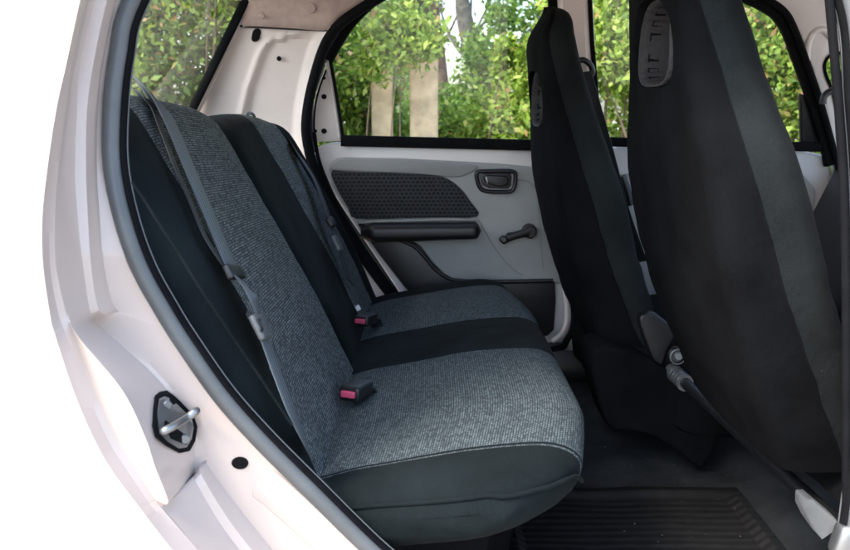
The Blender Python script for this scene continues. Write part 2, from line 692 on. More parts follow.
SKO = [(157, 398), (162, 393.5), (170, 393), (177, 398), (186, 407), (194, 416), (198, 428), (196, 441), (190, 452), (180, 454), (167, 447), (157, 439), (154, 428), (155, 411)]
SKI = [(160, 400), (165, 397), (170, 397.5), (177, 404), (186, 413), (192, 420), (194, 429), (192, 440), (187, 448), (179, 449), (168, 442), (160, 434), (158, 414)]
sk = from_bm('door_striker', plate_bm([at(x, y, yb(x, y, .010)) for x, y in SKO], .02, .002, 2, Vector((-.55, .8, 0)).normalized()), 'rubber', car)
from_bm('striker_plate', plate_bm([at(x, y, yb(x, y, .0145)) for x, y in SKI], .006, .0015, 2, Vector((-.55, .8, 0)).normalized()), 'steel', sk)
lp = catmull([at(164, 431, yb(164, 431, .008)), at(164, 431, yb(164, 431, .026)), at(174, 426, yb(174, 426, .042)), at(187, 418, yb(187, 418, .045)), at(196, 411, yb(190, 411, .036)), at(195, 413, yb(188, 413, .01))], 5)
tube('striker_loop', lp, .0046, 'steel', sk, 10, Vector((0, 0, 1)))
for x, y in ((167, 405), (185, 439)):
    from_bm('screw', disc_bm(at(x, y, yb(x, y, .016)), (.5, -.8, 0), .0055, .006, 14, None, .001), 'gunmetal', sk)

# ---- near weatherstrip all round the opening
SL = [(150, -75), (133, 0), (119, 55), (113, 110), (113, 165), (124, 220), (141, 268), (164, 310), (186, 345), (222, 396), (262, 441), (312, 491), (370, 548), (440, 610)]
path = []
for x, y in SL:
    z = at(x, y, YB + .1).z
    path.append(at(x, y, YB + .112 + tumble(z)))
tail = [at(*q) for q in ((470, 655, .02), (560, 668, .02), (690, 665, .02), (790, 640, .02), (842, 580, .02))]
for x, y in ((867, 400), (867, 280), (866, 190), (860, 100), (850, 0)):
    z = at(x, y, .01).z
    tail.append(at(x, y, .018 + tumble(z)))
tail += [Vector((.425, .105, 1.33)), Vector((.35, .125, 1.40)), Vector((.1, .13, 1.42)), Vector((-.13, .125, 1.40)), Vector((-.26, .11, 1.33))]
loop = catmull(path[1:] + tail, 8, True)
ws = tube('weatherstrip', loop, .0110, 'seal_grey', car, 14, closed=True, ry=.012)


def offset_loop(loop, inn, dep):
    c = Vector((.05, 0, .9))
    out = []
    n_ = len(loop)
    for i, p in enumerate(loop):
        t = (loop[(i + 1) % n_] - loop[i - 1]).normalized()
        s = t.cross(Vector((0, 1, 0))).normalized()
        if s.dot(c - Vector((p.x, 0, p.z))) < 0: s = -s
        out.append(p + s * inn + Vector((0, dep, 0)))
    return out
tube('sealing_lip', offset_loop(loop, .0118, .004), .0036, 'rubber', ws, 8, closed=True, ry=.010)
tube('sealing_bead', offset_loop(loop, .0150, .006), .0014, 'seal_grey', ws, 8, closed=True)

# ---- sill, near centre pillar, roof, headliner, floor pan
prof = [(.0, .0), (.0, .10), (.05, .13), (.11, .13), (.13, .10), (.13, -.06), (.04, -.10)]
rows = []
for k in range(14):
    x = -.20 + .1 * k
    rows.append([Vector((x, -.09 + a, .255 + b)) for a, b in prof])
sheet('door_sill', rows, 'paint', car, .003)
# small bare corner of the sill and the bumper bead below the pillar
plate('sill_corner', [at(*q) for q in ((804, 499, .12), (813, 499, .12), (839, 521, .07), (836, 531, .06), (822, 541, .07), (811, 525, .10), (804, 512, .115))], .03, 'sill_paint', car, .003)
bmx = box_bm(at(848, 541, .02), (.036, .03, .046), Matrix.Rotation(R(12), 3, 'Y'), .011, seg=4)
from_bm('sill_bumper', bmx, 'steel', car)
# near pillar: outer skin beside the seal
PX = [(-60, 859), (0, 862), (90, 870), (190, 877), (300, 879), (600, 879)]
rows, mid, inn = [], [], []
for k in range(14):
    py = -110 + k * 55
    tb = tumble(at(840, py, .0).z)
    p = at(interp(PX, py), py, .005 + tb)
    rows.append([p + Vector((a, b_, 0)) for a, b_ in ((.001, .06), (.001, .02), (.003, .005), (.015, -.002), (.019, -.04), (.045, -.05), (.09, -.05), (.1, -.08), (.16, -.085), (.165, .1))])
    mid.append(at(interp(PX, py) - 32.5, py, .022 + tb))
sheet('centre_pillar', rows, 'paint', car, .002)
tube('pillar_seal', mid, .0052, 'rubber', car, 10)

roof = []
for i in range(25):
    x = -.62 + i * .085
    row = []
    for j in range(15):
        y = .05 + j * (1.17 / 14)
        c = (2 * (y - .635) / 1.17)
        z = 1.475 - .075 * c * c - .05 * max(0, (-.15 - x) / .5) ** 2 - .06 * max(0, (x - .75) / .6) ** 2
        row.append(Vector((x, y, z)))
    roof.append(row)
sheet('roof', roof, 'paint', car, .012)
hl = [[p + Vector((0, 0, -.018)) for p in r_[1:-1]] for r_ in roof]
sheet('headliner', hl, 'headliner', car, .004)


def Yf(py):
    return 1.28 - .00047 * max(0, 150 - py)


def atf(px, py, off=0.0):
    return at(px, py, Yf(py) + off)


edge = [(243, 27), (252, 26), (290, 28), (328, 30), (342, 20), (366, 3), (388, -9), (425, -17), (560, -19), (700, -14), (748, -8), (775, -16), (850, -40)]
ed = catmull([Vector((x, y, 0)) for x, y in edge], 6)
rows = []
for q in ed:
    p = at(q.x, q.y, 1.195)
    row = []
    for k in range(9):
        a = R(90 * k / 8)
        zt = 1.415
        row.append(Vector((p.x, 1.195 - .19 * (1 - math.cos(a)), p.z + (zt - p.z) * math.sin(a))))
    rows.append(row)
rl = sheet('roof_rail_trim', rows, 'headliner', car, .004)
for x, y, r_ in ((311, 8, 5), (262, 16, 3)):
    c = at(x, y, 1.18)
    s = 2.1 / F
    from_bm('trim_dimple', disc_bm(c + Vector((0, -.003, 0)), (0, -1, -.35), r_ * s, .004, 20, None, .002), 'headliner', rl)
# near roof rail, above the frame
rows = []
for k in range(20):
    x = -.5 + k * .075
    rows.append([Vector((x, .05 + a, 1.33 + b)) for a, b in ((0, .0), (-.008, .05), (.03, .09), (.12, .11), (.12, .085), (.10, .05), (.09, .0), (.0, .0))])
sheet('roof_rail', rows, 'paint', car, .002)

# floor: carpet with a hump under the front seats and a tunnel
rows = []
for i in range(60):
    x = -.25 + i * .028
    row = []
    for j in range(50):
        y = .14 + j * (1.14 / 49)
        z = .335 + .03 * sstep(.63, .70, x)
        z += .04 * sstep(1.0, 1.2, y) + .006 * nz((x, y, 0), 9) + .003 * nz((x, y, 3), 25)
        row.append(Vector((x, y, z)))
    rows.append(row)
sheet('floor_carpet', rows, 'carpet', car, .006)
# load floor behind the rear seat and the back wall
rows = [[Vector((x, y, z)) for y in (.13, .4, .7, 1.0, 1.24)] for x, z in ((-.22, .40), (-.34, .62), (-.45, .80), (-.56, .92), (-.70, .95))]
sheet('rear_bulkhead', rows, 'felt', car, .006)

# ---- far side: bare metal quarter panel with pressings
LB = [(-30, 262), (0, 248), (27, 236), (60, 219), (105, 196), (160, 172), (230, 150), (300, 140)]
RB = [(-30, 352), (0, 345), (27, 337), (45, 327), (65, 318), (90, 311), (120, 306), (150, 307), (175, 316), (205, 335), (235, 352), (270, 374), (300, 396)]
valley = [(20, 330), (36, 292), (38, 284), (42, 270), (52, 262), (66, 257), (85, 250), (105, 245), (140, 236), (200, 228)]
bend = [(20, 318), (30, 312), (55, 304), (80, 298), (108, 293), (140, 291), (180, 296), (220, 310), (300, 330)]
rows = []
for i in range(66):
    py = 26 + i * 4.2
    l, r_ = interp(LB, py), sinterp(RB, py)
    row = []
    for j in range(64):
        px = l + (r_ - l) * j / 63
        y = 1.215 + .055 * sstep(20, 150, py)
        vx = sinterp(valley, py)
        top = 36 + 6 * sstep(300, 260, px)
        ins = sstep(-3, 5, px - vx) * sstep(-3, 4, py - top + 1)
        y += .011 * ins
        bx = sinterp(bend, py)
        y -= .030 * sstep(0, max(4, r_ - bx), px - bx) ** 1.0
        y -= .006 * sstep(-9, 0, px - vx) * sstep(8, 0, px - vx)
        row.append(at(px, py, y))
    rows.append(row)
iq = sheet('inner_quarter_panel', rows, 'inner_paint', car, .002)
bm = bmesh.new()
dark_disc(279, 58.5, 1.228, 2.2, 2.4, iq)  # dark disc stands in for the shade inside an open hole
c = at(256, 35, 1.212)
s = 2.14 / F
from_bm('slot_disc', plate_bm([c + Vector((a * s + b_ * s * .25, 0, b_ * s)) for a, b_ in rrect(8, 12.5, 3.9, 5)], .004, .001, 2), 'hole', iq)  # shade of the open slot, drawn as a dark plate
# lap joint under the roof rail
tube('roof_joint_seam', catmull([at(240, 26.0, 1.20), at(290, 28.5, 1.20), at(332, 30.5, 1.195)], 8), .003, 'black_plastic', iq, 8)

# far sill and the bodyside behind the door gap
rows = [[Vector((x, y, z)) for y, z in ((1.20, .36), (1.205, .43), (1.22, .46), (1.30, .465), (1.34, .44), (1.345, .25))] for x in [-.2 + .1 * k for k in range(15)]]
sheet('door_sill', rows, 'black_plastic', car, .004)
bs = [(300, 40), (292, 120), (298, 190), (335, 255), (370, 300), (410, 340), (470, 372), (470, 352), (424, 320), (400, 290), (374, 252), (348, 212), (324, 178), (314, 150), (312, 100), (330, 50), (345, 30), (335, 20)]
plate('lock_pillar', [atf(x, y, .035) for x, y in bs], .03, 'black_plastic', car, .003)

# far weatherstrip
FS = [(560, -25), (430, -23), (400, -15), (382, -4), (362, 8), (342, 22), (330, 36), (322, 52), (314, 78), (308, 105), (306, 130), (310, 155), (318, 178), (330, 203), (350, 238), (372, 270), (392, 297), (412, 325)]
pth = catmull([atf(x, y, -.038) for x, y in FS], 6)
fws = tube('weatherstrip', pth, .0125, 'rubber', car, 12)
fws['label'] = 'black rubber seal round the far rear door opening'
# inner flange trim beside the far seal
tube('sealing_lip', catmull([atf(x + 8, y + 2, -.03) for x, y in FS[10:]], 6), .005, 'rubber', fws, 8)

# ---- far rear door
door = plate('rear_door', [atf(*q) for q in catmull([Vector((x, y, 0)) for x, y in ((313, 160), (315, 151), (323, 145), (345, 142.5), (430, 143), (534, 147), (570, 149), (583, 154), (583, 240), (577, 310), (569, 338), (552, 347), (480, 352), (420, 322), (396, 288), (372, 252), (345, 212), (326, 182))], 4)], .05, 'inner_paint', car, .008, 4)
door['label'] = 'far rear door with grey trim and wind down window'
M['door_white'] = simple('door_paint', (.62, .60, .585), .35, 0, .03, 10, .03, .0004, coat=.3)
door.data.materials[0] = M['door_white']
panel = [(329, 170), (331, 163), (337, 158.5), (346, 157.5), (400, 158.5), (450, 161), (500, 164), (533, 167), (556, 171), (560, 200), (561, 284), (480, 283), (456, 281), (444, 274), (432, 262), (421, 247), (400, 232), (357, 223), (343, 204), (333, 186)]
plate('trim_panel', [at(x, y, 1.262) for x, y in panel], .016, 'grey_plastic', door, .004)
# vinyl band along the top
band = [(331, 170), (333, 164), (339, 160.5), (347, 159.5), (400, 160.5), (450, 163), (478, 166), (466, 175), (452, 177), (430, 175), (400, 173), (360, 172)]
plate('vinyl_band', [at(x, y, 1.2575) for x, y in catmull([Vector((x, y, 0)) for x, y in band], 3, True) for x, y in [(x, y)]] if False else [at(q.x, q.y, 1.2575) for q in catmull([Vector((x, y, 0)) for x, y in band], 3, True)], .006, 'grey_vinyl', door, .003)
ins = [(331, 172), (345, 171.5), (400, 173.5), (434, 175.5), (448, 179), (460, 188), (470, 201), (478, 216.5), (440, 217.5), (400, 218.3), (356, 219), (348, 208), (337, 189)]
plate('cloth_insert', [at(q.x, q.y, 1.2560) for q in catmull([Vector((x, y, 0)) for x, y in ins], 3, True)], .008, 'honey', door, .0035)
low = [(357, 224), (400, 233), (421, 247), (432, 262), (444, 275), (456, 282), (480, 284), (555, 282), (556, 300), (554, 330), (548, 336), (480, 345), (430, 318), (405, 288), (380, 256)]
plate('map_pocket', [at(x, y, 1.255) for x, y in low], .02, 'black_plastic', door, .004)
tube('pocket_lip', catmull([at(x, y, 1.25) for x, y in ((388, 236), (412, 245), (424, 256), (434, 268), (446, 277), (460, 280.5), (500, 281.5), (553, 280.5))], 5), .005, 'black_plastic', door, 8)
# armrest: a rounded bar standing off the panel with a ledge on top
rows = []
NA = 40
for i in range(NA + 1):
    t = i / NA
    px = 361 + 120 * t
    c = at(px, 232.5 - 2.0 * t, 1.225)
    e = min(1, math.sqrt(max(0, 1 - max(0, (t - .94) / .06) ** 2)) * .96 + .04) * min(1, .5 + t * 5)
    h = .021 + .004 * (1 - t)
    dpt = .032 * (1 - .15 * t)
    rows.append([c + Vector((0, a * dpt * e, b_ * h * e)) for a, b_ in rrect(2, 2, .75, 5)])
bm, vs = sheet_bm(rows, closed_u=True)
cap(bm, vs[0][::-1]); cap(bm, vs[-1])
from_bm('armrest', bm, 'black_plastic', door, sharp=50)
tube('armrest_trim', catmull([at(358, 222.5, 1.25), at(400, 221, 1.245), at(440, 219.8, 1.245), at(476, 220, 1.25)], 6), .0042, 'grey_vinyl', door, 8)
# seams pressed into the panel
tube('panel_seam', catmull([at(x, y, 1.2618) for x, y in ((517, 180), (528, 181), (534, 187), (537, 198), (540, 230), (543, 268))], 6), .0018, 'grey_vinyl', door, 6)
tube('panel_seam', catmull([at(x, y, 1.2618) for x, y in ((478, 219), (490, 240), (500, 255), (512, 268), (524, 276))], 6), .0014, 'grey_vinyl', door, 6)
# inside handle in its bezel
bz = [(476, 174), (478, 171.5), (484, 171), (505, 170.5), (513, 171.5), (515, 175), (514, 186), (511, 190.5), (505, 191.5), (487, 191), (480, 188), (477, 181)]
hb = tube('door_handle', catmull([at(x + .5, y + .3, 1.255) for x, y in bz], 4, True), .0055, 'black_plastic', door, 10, closed=True, ry=.008)
bz2 = [(479, 175), (484, 173.5), (510, 173), (512, 176), (511, 186), (508, 189), (489, 188.5), (482, 185)]
plate('handle_recess', [at(x, y, 1.2605) for x, y in bz2], .004, 'black_plastic', door, .001)
lever = [(483, 177), (487, 175), (506, 176), (509, 180), (508, 185), (500, 187), (490, 184.5), (485, 182)]
plate('handle_lever', [at(x, y, 1.249) for x, y in lever], .01, 'black_plastic', door, .003)
plate('handle_glint', [at(x, y, 1.2475) for x, y in ((485.5, 177), (487, 176.5), (488.2, 184), (486.8, 183.6))], .004, 'steel', door, .0006)
# window crank
cr = disc_bm(at(529.5, 231, 1.243), (0, -1, 0), .018, .03, 20, None, .004)
from_bm('window_crank', cr, 'black_plastic', door)
rows = []
for i in range(13):
    t = i / 12
    c = at(530 - 27 * t, 231 + 8.5 * t, 1.226 - .006 * t)
    w_ = .0155 - .004 * math.sin(math.pi * t) + (.001 if t > .8 else 0)
    e = math.sqrt(max(.05, 1 - max(0, (t - .88) / .12) ** 2))
    rows.append([c + Vector((b_ * .3 * w_ * e, a * .008, b_ * w_ * e)) for a, b_ in rrect(2, 2, .8, 4)])
bm, vs = sheet_bm(rows, closed_u=True)
cap(bm, vs[0][::-1]); cap(bm, vs[-1])
from_bm('crank_arm', bm, 'black_plastic', door)
from_bm('crank_knob', disc_bm(at(503.5, 239.5, 1.214), (0, -1, .1), .010, .026, 18, None, .004), 'black_plastic', door)
# glass, its lower seal, frame
gl_out = [(343, 137), (333, 78), (333, 62), (340, 45), (352, 27), (368, 10), (385, -3), (420, -16), (556, -18), (561, 60), (566, 147)]
pane('window_glass', [atf(x, y, .02) for x, y in gl_out], 'glass', door)
rows = []
for i in range(21):
    px = 341 + (569 - 341) * i / 20
    yy = 140.5 + 5.5 * i / 20
    c = atf(px, yy, -.012)
    rows.append(c)
from_bm('window_seal', sweep_bm(rows, rrect(.011, .028, .003, 2), Vector((0, 0, 1))), 'rubber', door)
tube('window_seal', [p + Vector((0, -.002, -.009)) for p in rows], .0035, 'seal_grey', door, 8)
# rear frame upright, the pierced triangle behind it, front upright
tri = [(314, 142), (313, 120), (314, 102), (319, 84), (326, 66), (329, 58), (333, 78), (341, 134), (341, 141)]
tp = plate('corner_panel', [atf(x, y, -.002) for x, y in tri], .012, 'inner_paint', door, .002)
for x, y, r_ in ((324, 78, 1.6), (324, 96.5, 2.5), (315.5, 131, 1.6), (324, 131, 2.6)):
    dark_disc(x, y, Yf(y) - .004, r_, r_, door)  # open holes, their shade drawn as dark discs
tube('window_channel', [atf(x, y, -.006) for x, y in ((329.5, 56), (334, 80), (338.5, 108), (343, 138))], .0042, 'rubber', door, 8)
tube('frame_bead', [atf(x, y, -.006) for x, y in ((326.5, 63), (331, 86), (335.5, 112), (339.5, 138))], .0035, 'inner_paint', door, 8)
tube('frame_bead', catmull([atf(x, y, -.005) for x, y in ((327, 68), (320, 86), (315.5, 104), (314, 122), (315, 140))], 5), .0025, 'rubber', door, 8)
from_bm('window_channel', sweep_bm(catmull([atf(x, y, -.005) for x, y in ((553, -20), (557, 40), (561, 95), (566, 150))], 5), rrect(.03, .02, .004, 2), Vector((0, -1, 0))), 'rubber', door)
from_bm('window_channel', sweep_bm(catmull([atf(x, y, .0) for x, y in ((329, 60), (337, 45), (350, 25), (366, 8), (384, -5), (420, -18), (553, -20))], 5), rrect(.022, .02, .004, 2), Vector((0, -1, 0))), 'rubber', door)
# bright shut face and seal at the front edge of the door
tube('shut_edge', catmull([at(x, y, 1.235) for x, y in ((546, 150), (550, 190), (559, 250), (566, 295), (567, 318), (562, 333), (552, 341))], 6), .0075, 'inner_paint', car, 10)
tube('sealing_lip', catmull([at(x, y, 1.225) for x, y in ((554, 150), (558, 195), (566, 252), (573, 297), (574, 322), (567, 340), (552, 350), (470, 358))], 6), .009, 'rubber', fws, 10)

# ---- far centre pillar
rows = []
for k in range(14):
    py = -20 + k * 15
    sh = py * .05
    rows.append([atf(x + sh, py, o_) for x, o_ in ((553, .01), (559, -.02), (563, -.034), (583, -.036), (589, -.025), (592, .01))])
bp = sheet('centre_pillar', rows, 'inner_paint', car, .003)
tube('pillar_seal', [atf(x, y, -.03) for x, y in ((589, -20), (592, 40), (598, 110), (603, 160))], .0055, 'rubber', car, 8)

# ---- far front door and windscreen pillar
fd = plate('front_door', [atf(*q) for q in ((597, 150), (620, 146), (700, 146), (800, 150), (829, 156), (834, 175), (834, 330), (700, 345), (600, 345))], .05, 'white_plastic', car, .01, 4)
fd['label'] = 'far front door glimpsed between and beyond the front seats'
plate('trim_panel', [at(x, y, 1.262) for x, y in ((600, 190), (616, 176), (640, 172), (805, 176), (816, 190), (812, 320), (700, 335), (604, 330))], .016, 'grey_plastic', fd, .005)
pane('window_glass', [atf(x, y, .02) for x, y in ((600, 145), (596, -20), (740, -10), (765, 8), (784, 25), (800, 70), (812, 110), (820, 150))], 'glass', fd)
rows = [atf(600 + 22 * i, 141.5 + .55 * i, -.012) for i in range(11)]
from_bm('window_seal', sweep_bm(rows, rrect(.018, .024, .004, 2), Vector((0, 0, 1))), 'rubber', fd)
fr = catmull([atf(x, y, -.012) for x, y in ((596, -26), (700, -20), (748, -2), (768, 8), (779, 17), (788, 32), (799, 62), (811, 96), (826, 146), (830, 165))], 5)
from_bm('window_channel', sweep_bm(fr, rrect(.028, .022, .006, 3), Vector((0, -1, 0))), 'rubber', fd)
tube('frame_bead', [p + Vector((.011, -.012, .004)) for p in fr], .0022, 'seal_grey', fd, 8)
plate('mirror_sail', [atf(x, y, -.006) for x, y in ((800, 93), (808, 96), (826, 146), (823, 149), (801, 147))], .012, 'black_plastic', fd, .003)
tube('sail_ridge', [atf(x, y, -.012) for x, y in ((803, 100), (803.5, 141))], .003, 'black_plastic', fd, 8)
tube('window_crank', catmull([at(x, y, 1.22) for x, y in ((622, 176), (627, 190), (631, 205))], 4), .010, 'black_plastic', fd, 10)
tube('weatherstrip', catmull([atf(x, y, -.03) for x, y in ((756, -6), (774, 3), (787, 14), (796, 32), (807, 62), (820, 100), (833, 146), (838, 170), (840, 230), (838, 320))], 5), .008, 'rubber', car, 8)['label'] = 'black rubber seal along the far front door opening'
ap = [(752, -12), (850, -14), (850, 52), (833, 54), (827, 58), (824, 66), (826, 76), (832, 90), (838, 112), (846, 150), (848, 215), (840, 215), (836, 160), (826, 112), (812, 68), (800, 34), (790, 15), (776, 3)]
apo = plate('windscreen_pillar', [atf(x, y, -.02) for x, y in ap], .03, 'door_white' if 'door_white' in M else 'paint', car, .006, 4)
tube('quarter_light_seal', catmull([atf(x, y, -.022) for x, y in ((850, 52), (834, 54), (827.5, 58), (824.5, 66), (826.5, 76), (832, 90), (838, 112))], 4), .004, 'rubber', apo, 8)
# a soft swage pressed on the pillar
tube('pillar_swage', catmull([atf(x, y, -.016) for x, y in ((806, 60), (808, 42), (814, 32), (823, 30), (831, 38))], 5), .010, 'door_white', apo, 10)
# black lever by the pillar foot
lv = catmull([at(x, y, 1.15) for x, y in ((823, 104), (824, 97), (829, 92), (840, 88))], 5)
tube('grab_handle', lv, .0085, 'black_plastic', car, 10)
rows = [[Vector((x, y, z)) for y in (.16, .4, .67, .95, 1.22)] for x, z in ((.98, .42), (.96, .62), (.98, .80), (1.03, .92), (1.12, .96), (1.32, .94), (1.36, .55))]
sheet('dashboard', rows, 'black_plastic', car, .02)

# ---- tailgate: glass and black frame
pA, pB = at(193, 108, 1.215), at(247, -3, 1.185)
dirn = (pB - pA)
pA2 = pA - dirn * .45
pB2 = pB + dirn * .28
near = lambda p, y: Vector((p.x, y, p.z))
tg = plate('tailgate', [near(pA2, .13), pA2, pA2 - dirn * .9, near(pA2 - dirn * .9, .13)], .03, 'inner_paint', car, .004, 2, Vector((-1, 0, .3)).normalized())
g = pane('rear_window', [near(pA2, .14), pA2, pB2, near(pB2, .2)], 'glass_rear', tg)
sw = Vector((.9, 0, .45))
from_bm('window_seal', sweep_bm([pA2 + Vector((0, .002, 0)), pA, pB, pB2], rrect(.022, .02, .005, 3), sw), 'rubber', tg)
from_bm('window_frame', sweep_bm([pA2 + Vector((.004, .028, 0)), pA + Vector((.004, .026, 0)), pB + Vector((.004, .02, 0)), pB2], rrect(.018, .02, .005, 3), sw), 'inner_paint', tg)
from_bm('window_seal', sweep_bm([near(pB2, .2), pB2], rrect(.05, .03, .006, 3), sw), 'rubber', tg)
from_bm('window_seal', sweep_bm([near(pA2, .13), pA2], rrect(.03, .02, .006, 3), sw), 'rubber', tg)

# ================================================================== REAR SEAT
rs = thing('rear_seat', (0, .62, .40), 'rear bench seat of grey woven cloth with black centre stripe and bolsters', 'car seat')
# cushion: a profile in x-z lofted across the car
Y0, Y1 = .015, 1.205


def cush_profile(y):
    """closed loop of (x, z, s) for the cushion at station y"""
    # roundover at both ends
    rn, rf = .098, .06
    k = 0
    dz = dx = 0
    if y < Y0 + rn:
        q = 1 - (y - Y0) / rn
        k = 1 - math.sqrt(max(0, 1 - q * q))
        dz, dx = .050 * k, .105 * q ** 1.5
    elif y > Y1 - rf:
        q = 1 - (Y1 - y) / rf
        k = 1 - math.sqrt(max(0, 1 - q * q))
        dz, dx = .035 * k, .04 * k
    th = .112 * (1 - .84 * k)
    xf = .236 - dx + .005 * math.sin((y - .1) * 3) - .035 * sstep(.85, 1.2, y) - .034 * sstep(.30, .04, y)
    xb = -.20
    pts = []
    ztop = lambda x: .622 + .048 * (x + .14) / .36 - dz + .010 * math.exp(-((x - .08) / .12) ** 2)
    rx = .056 * (1 - .6 * k)
    pts.append((xb, ztop(xb) - th))
    pts.append((xb, ztop(xb) - th * .5))
    for i in range(26):
        x = xb + (xf - rx - xb) * i / 25
        pts.append((x, ztop(x)))
    zc = ztop(xf - rx)
    rz = .034 * (1 - .8 * k)
    for i in range(1, 8):
        a = R(90 * i / 7)
        pts.append((xf - rx + rx * math.sin(a), zc - rz + rz * math.cos(a)))
    ub = .12 * (1 - .5 * k)
    for i in range(1, 8):
        a = R(90 * i / 7)
        pts.append((xf - ub + ub * math.cos(a), zc - rz - (th - rz) * math.sin(a)))
    x0, z0 = pts[-1]
    zb_ = ztop(xb) - th
    for i in range(1, 10):
        t = i / 10
        pts.append((x0 + (xb - x0) * t, z0 + (zb_ - z0) * t))
    return pts


ys = []
y = Y0 + .0005
st = [0, .002, .006, .012, .02, .03, .042, .056, .072, .088, .101]
ys = [Y0 + a for a in st] + [.110, .1135]
ys += [.1135 + (.545 - .1135) * i / 30 for i in range(1, 31)] + [.549]
ys += [.549 + (.752 - .549) * i / 14 for i in range(1, 15)] + [.756]
ys += [.756 + (1.085 - .756) * i / 22 for i in range(1, 23)] + [1.089]
ys += [1.10, 1.12, 1.14, 1.155, 1.17, 1.182, 1.192, 1.199, 1.2035, Y1 - .0002]
rows = []
seams = (.112, .547, .754, 1.087)
for y in ys:
    row = []
    pr_ = cush_profile(y)
    for i, (x, z) in enumerate(pr_):
        p = Vector((x, y, z))
        d = .0035 * nz(p, 7, 2) + .0012 * nz(p, 26, 5)
        d *= sstep(Y0, Y0 + .06, y)
        sm = min(abs(y - q) for q in seams)
        if 2 < i < 40:
            d -= .0028 * math.exp(-(sm / .006) ** 2)
        d += -.010 * math.exp(-((x + .15) / .03) ** 2)
        yo = .032 * sstep(.06, -.10, x) * max(0, 1 - (y - Y0) / .12)
        row.append(p + Vector((d * .4 if i > 28 else 0, yo, d)))
    rows.append(row)


def cmat(i, j, f):
    y = (ys[i] + ys[i + 1]) / 2
    if j > 42: return 1
    return 0 if (.112 < y < .547 or .754 < y < 1.087) else 1


bm, vs = sheet_bm(rows, closed_u=True, matfn=cmat)
for _f in (cap(bm, vs[0][::-1]), cap(bm, vs[-1])):
    _f.material_index = 1
cu = from_bm('seat_cushion', bm, ['weave', 'black_cloth'], rs, sharp=0)
sm_ = cu.modifiers.new('soft', 'SMOOTH')
sm_.factor = .5
sm_.iterations = 12
# piping round the near end of the cushion
yi = 3
pp = [rows[r_][k] + Vector((.0006, -.0008, 0)) for k, r_ in [(q, 3) for q in range(3, 28, 2)] + [(29, 3), (31, 4), (32, 5), (33, 6), (34, 8), (35, 11)]]
tube('piping', catmull(pp, 3), .0032, 'black_cloth', cu, 8, Vector((0, -1, 0)))
# skirt below: the base the cushion rests on
rows2 = []
for i in range(30):
    y = .16 + i * (1.0 / 29)
    xr = .15 + .006 * math.sin(y * 22) - .05 * sstep(.25, .16, y)
    rows2.append([Vector((xr + .015 * t - .05 * t, y, .575 - .22 * t)) for t in (0, .2, .4, .6, .8, 1)])
endrow = [[Vector((-.2 + (rows2[0][0].x + .2) * t, .16 + .0 * t, .575 - .22 * k / 5)) for k in range(6)] for t in (0, .25, .5, .75, .93)]
sheet('seat_base', endrow + rows2, 'felt', rs, .006)

# backrests
axis_up = Vector((-BK, 0, 1)).normalized()
nrm = Vector((1, 0, BK)).normalized()
org = Vector((-.14, 0, .63))


def backrest(name, ya, yb, topfn, mats, seam_list, matfn, ra, rb, bol):
    L0 = .075          # starts below the crease
    st = []
    nmid = 46
    for k in range(9): st.append(ya + ra * (1 - math.cos(R(90 * k / 8))))
    for k in range(1, nmid): st.append(ya + ra + (yb - rb - ya - ra) * k / nmid)
    for k in range(9): st.append(yb - rb + rb * math.sin(R(90 * k / 8)))
    st = [s_ for s_ in st if min(abs(s_ - q) for q in seam_list + [99]) > .004]
    for q in seam_list:
        st += [q - .002, q + .002]
    st.sort()
    rows = []
    for y in st:
        q = 0
        if y < ya + ra: q = 1 - (y - ya) / ra
        if y > yb - rb: q = 1 - (yb - y) / rb
        k = 1 - math.sqrt(max(0, 1 - min(.999, q) ** 2))
        H = (topfn(y) - .63) / axis_up.z
        th = .055
        row = []
        fr = -.0
        rt = .05
        # front, bottom to top
        for i in range(34):
            s_ = -L0 + (H - rt + L0) * i / 33
            w_ = .008 * math.sin(math.pi * min(1, max(0, (s_ + .02) / H))) + bol(y, s_ / H)
            n_ = w_ - th * k * .9
            sm = min([abs(y - qq) for qq in seam_list] + [9])
            n_ -= .003 * math.exp(-(sm / .006) ** 2)
            row.append((s_, n_))
        n0 = row[-1][1]
        for i in range(1, 15):
            a = R(180 * i / 14)
            tt = (th * (1 - .9 * k)) + .004
            row.append((H - rt + rt * math.sin(a) * (1 - .25 * k), n0 - tt + tt * math.cos(a)))
        nb = row[-1][1]
        for i in range(1, 9):
            row.append((H - rt - (H - rt + L0) * i / 8, nb))
        rows.append([])
        for s_, n_ in row:
            p = org + axis_up * s_ + nrm * n_
            p.y = y
            d = .004 * nz(p, 6, 9) + .0015 * nz(p, 22, 4)
            rows[-1].append(p + nrm * d)
    bm, vs = sheet_bm(rows, closed_u=True, matfn=lambda i, j, f: matfn((st[i] + st[i + 1]) / 2, j, rows[i][j]))
    cap(bm, vs[0][::-1]); cap(bm, vs[-1])
    return from_bm(name, bm, mats, rs, sharp=0), st, rows


near_top = lambda y: sinterp([(.0, 1.03), (.06, 1.085), (.13, 1.117), (.21, 1.128), (.33, 1.122), (.46, 1.113), (.53, 1.106), (.60, 1.090)], y)
far_top = lambda y: sinterp([(.606, 1.066), (.64, 1.080), (.72, 1.091), (.93, 1.090), (1.08, 1.078), (1.16, 1.05), (1.22, 1.0)], y)


def near_mat(y, j, p):
    seam = .185 - .075 * sstep(1.02, .64, p.z)
    return 1 if y < seam else 0


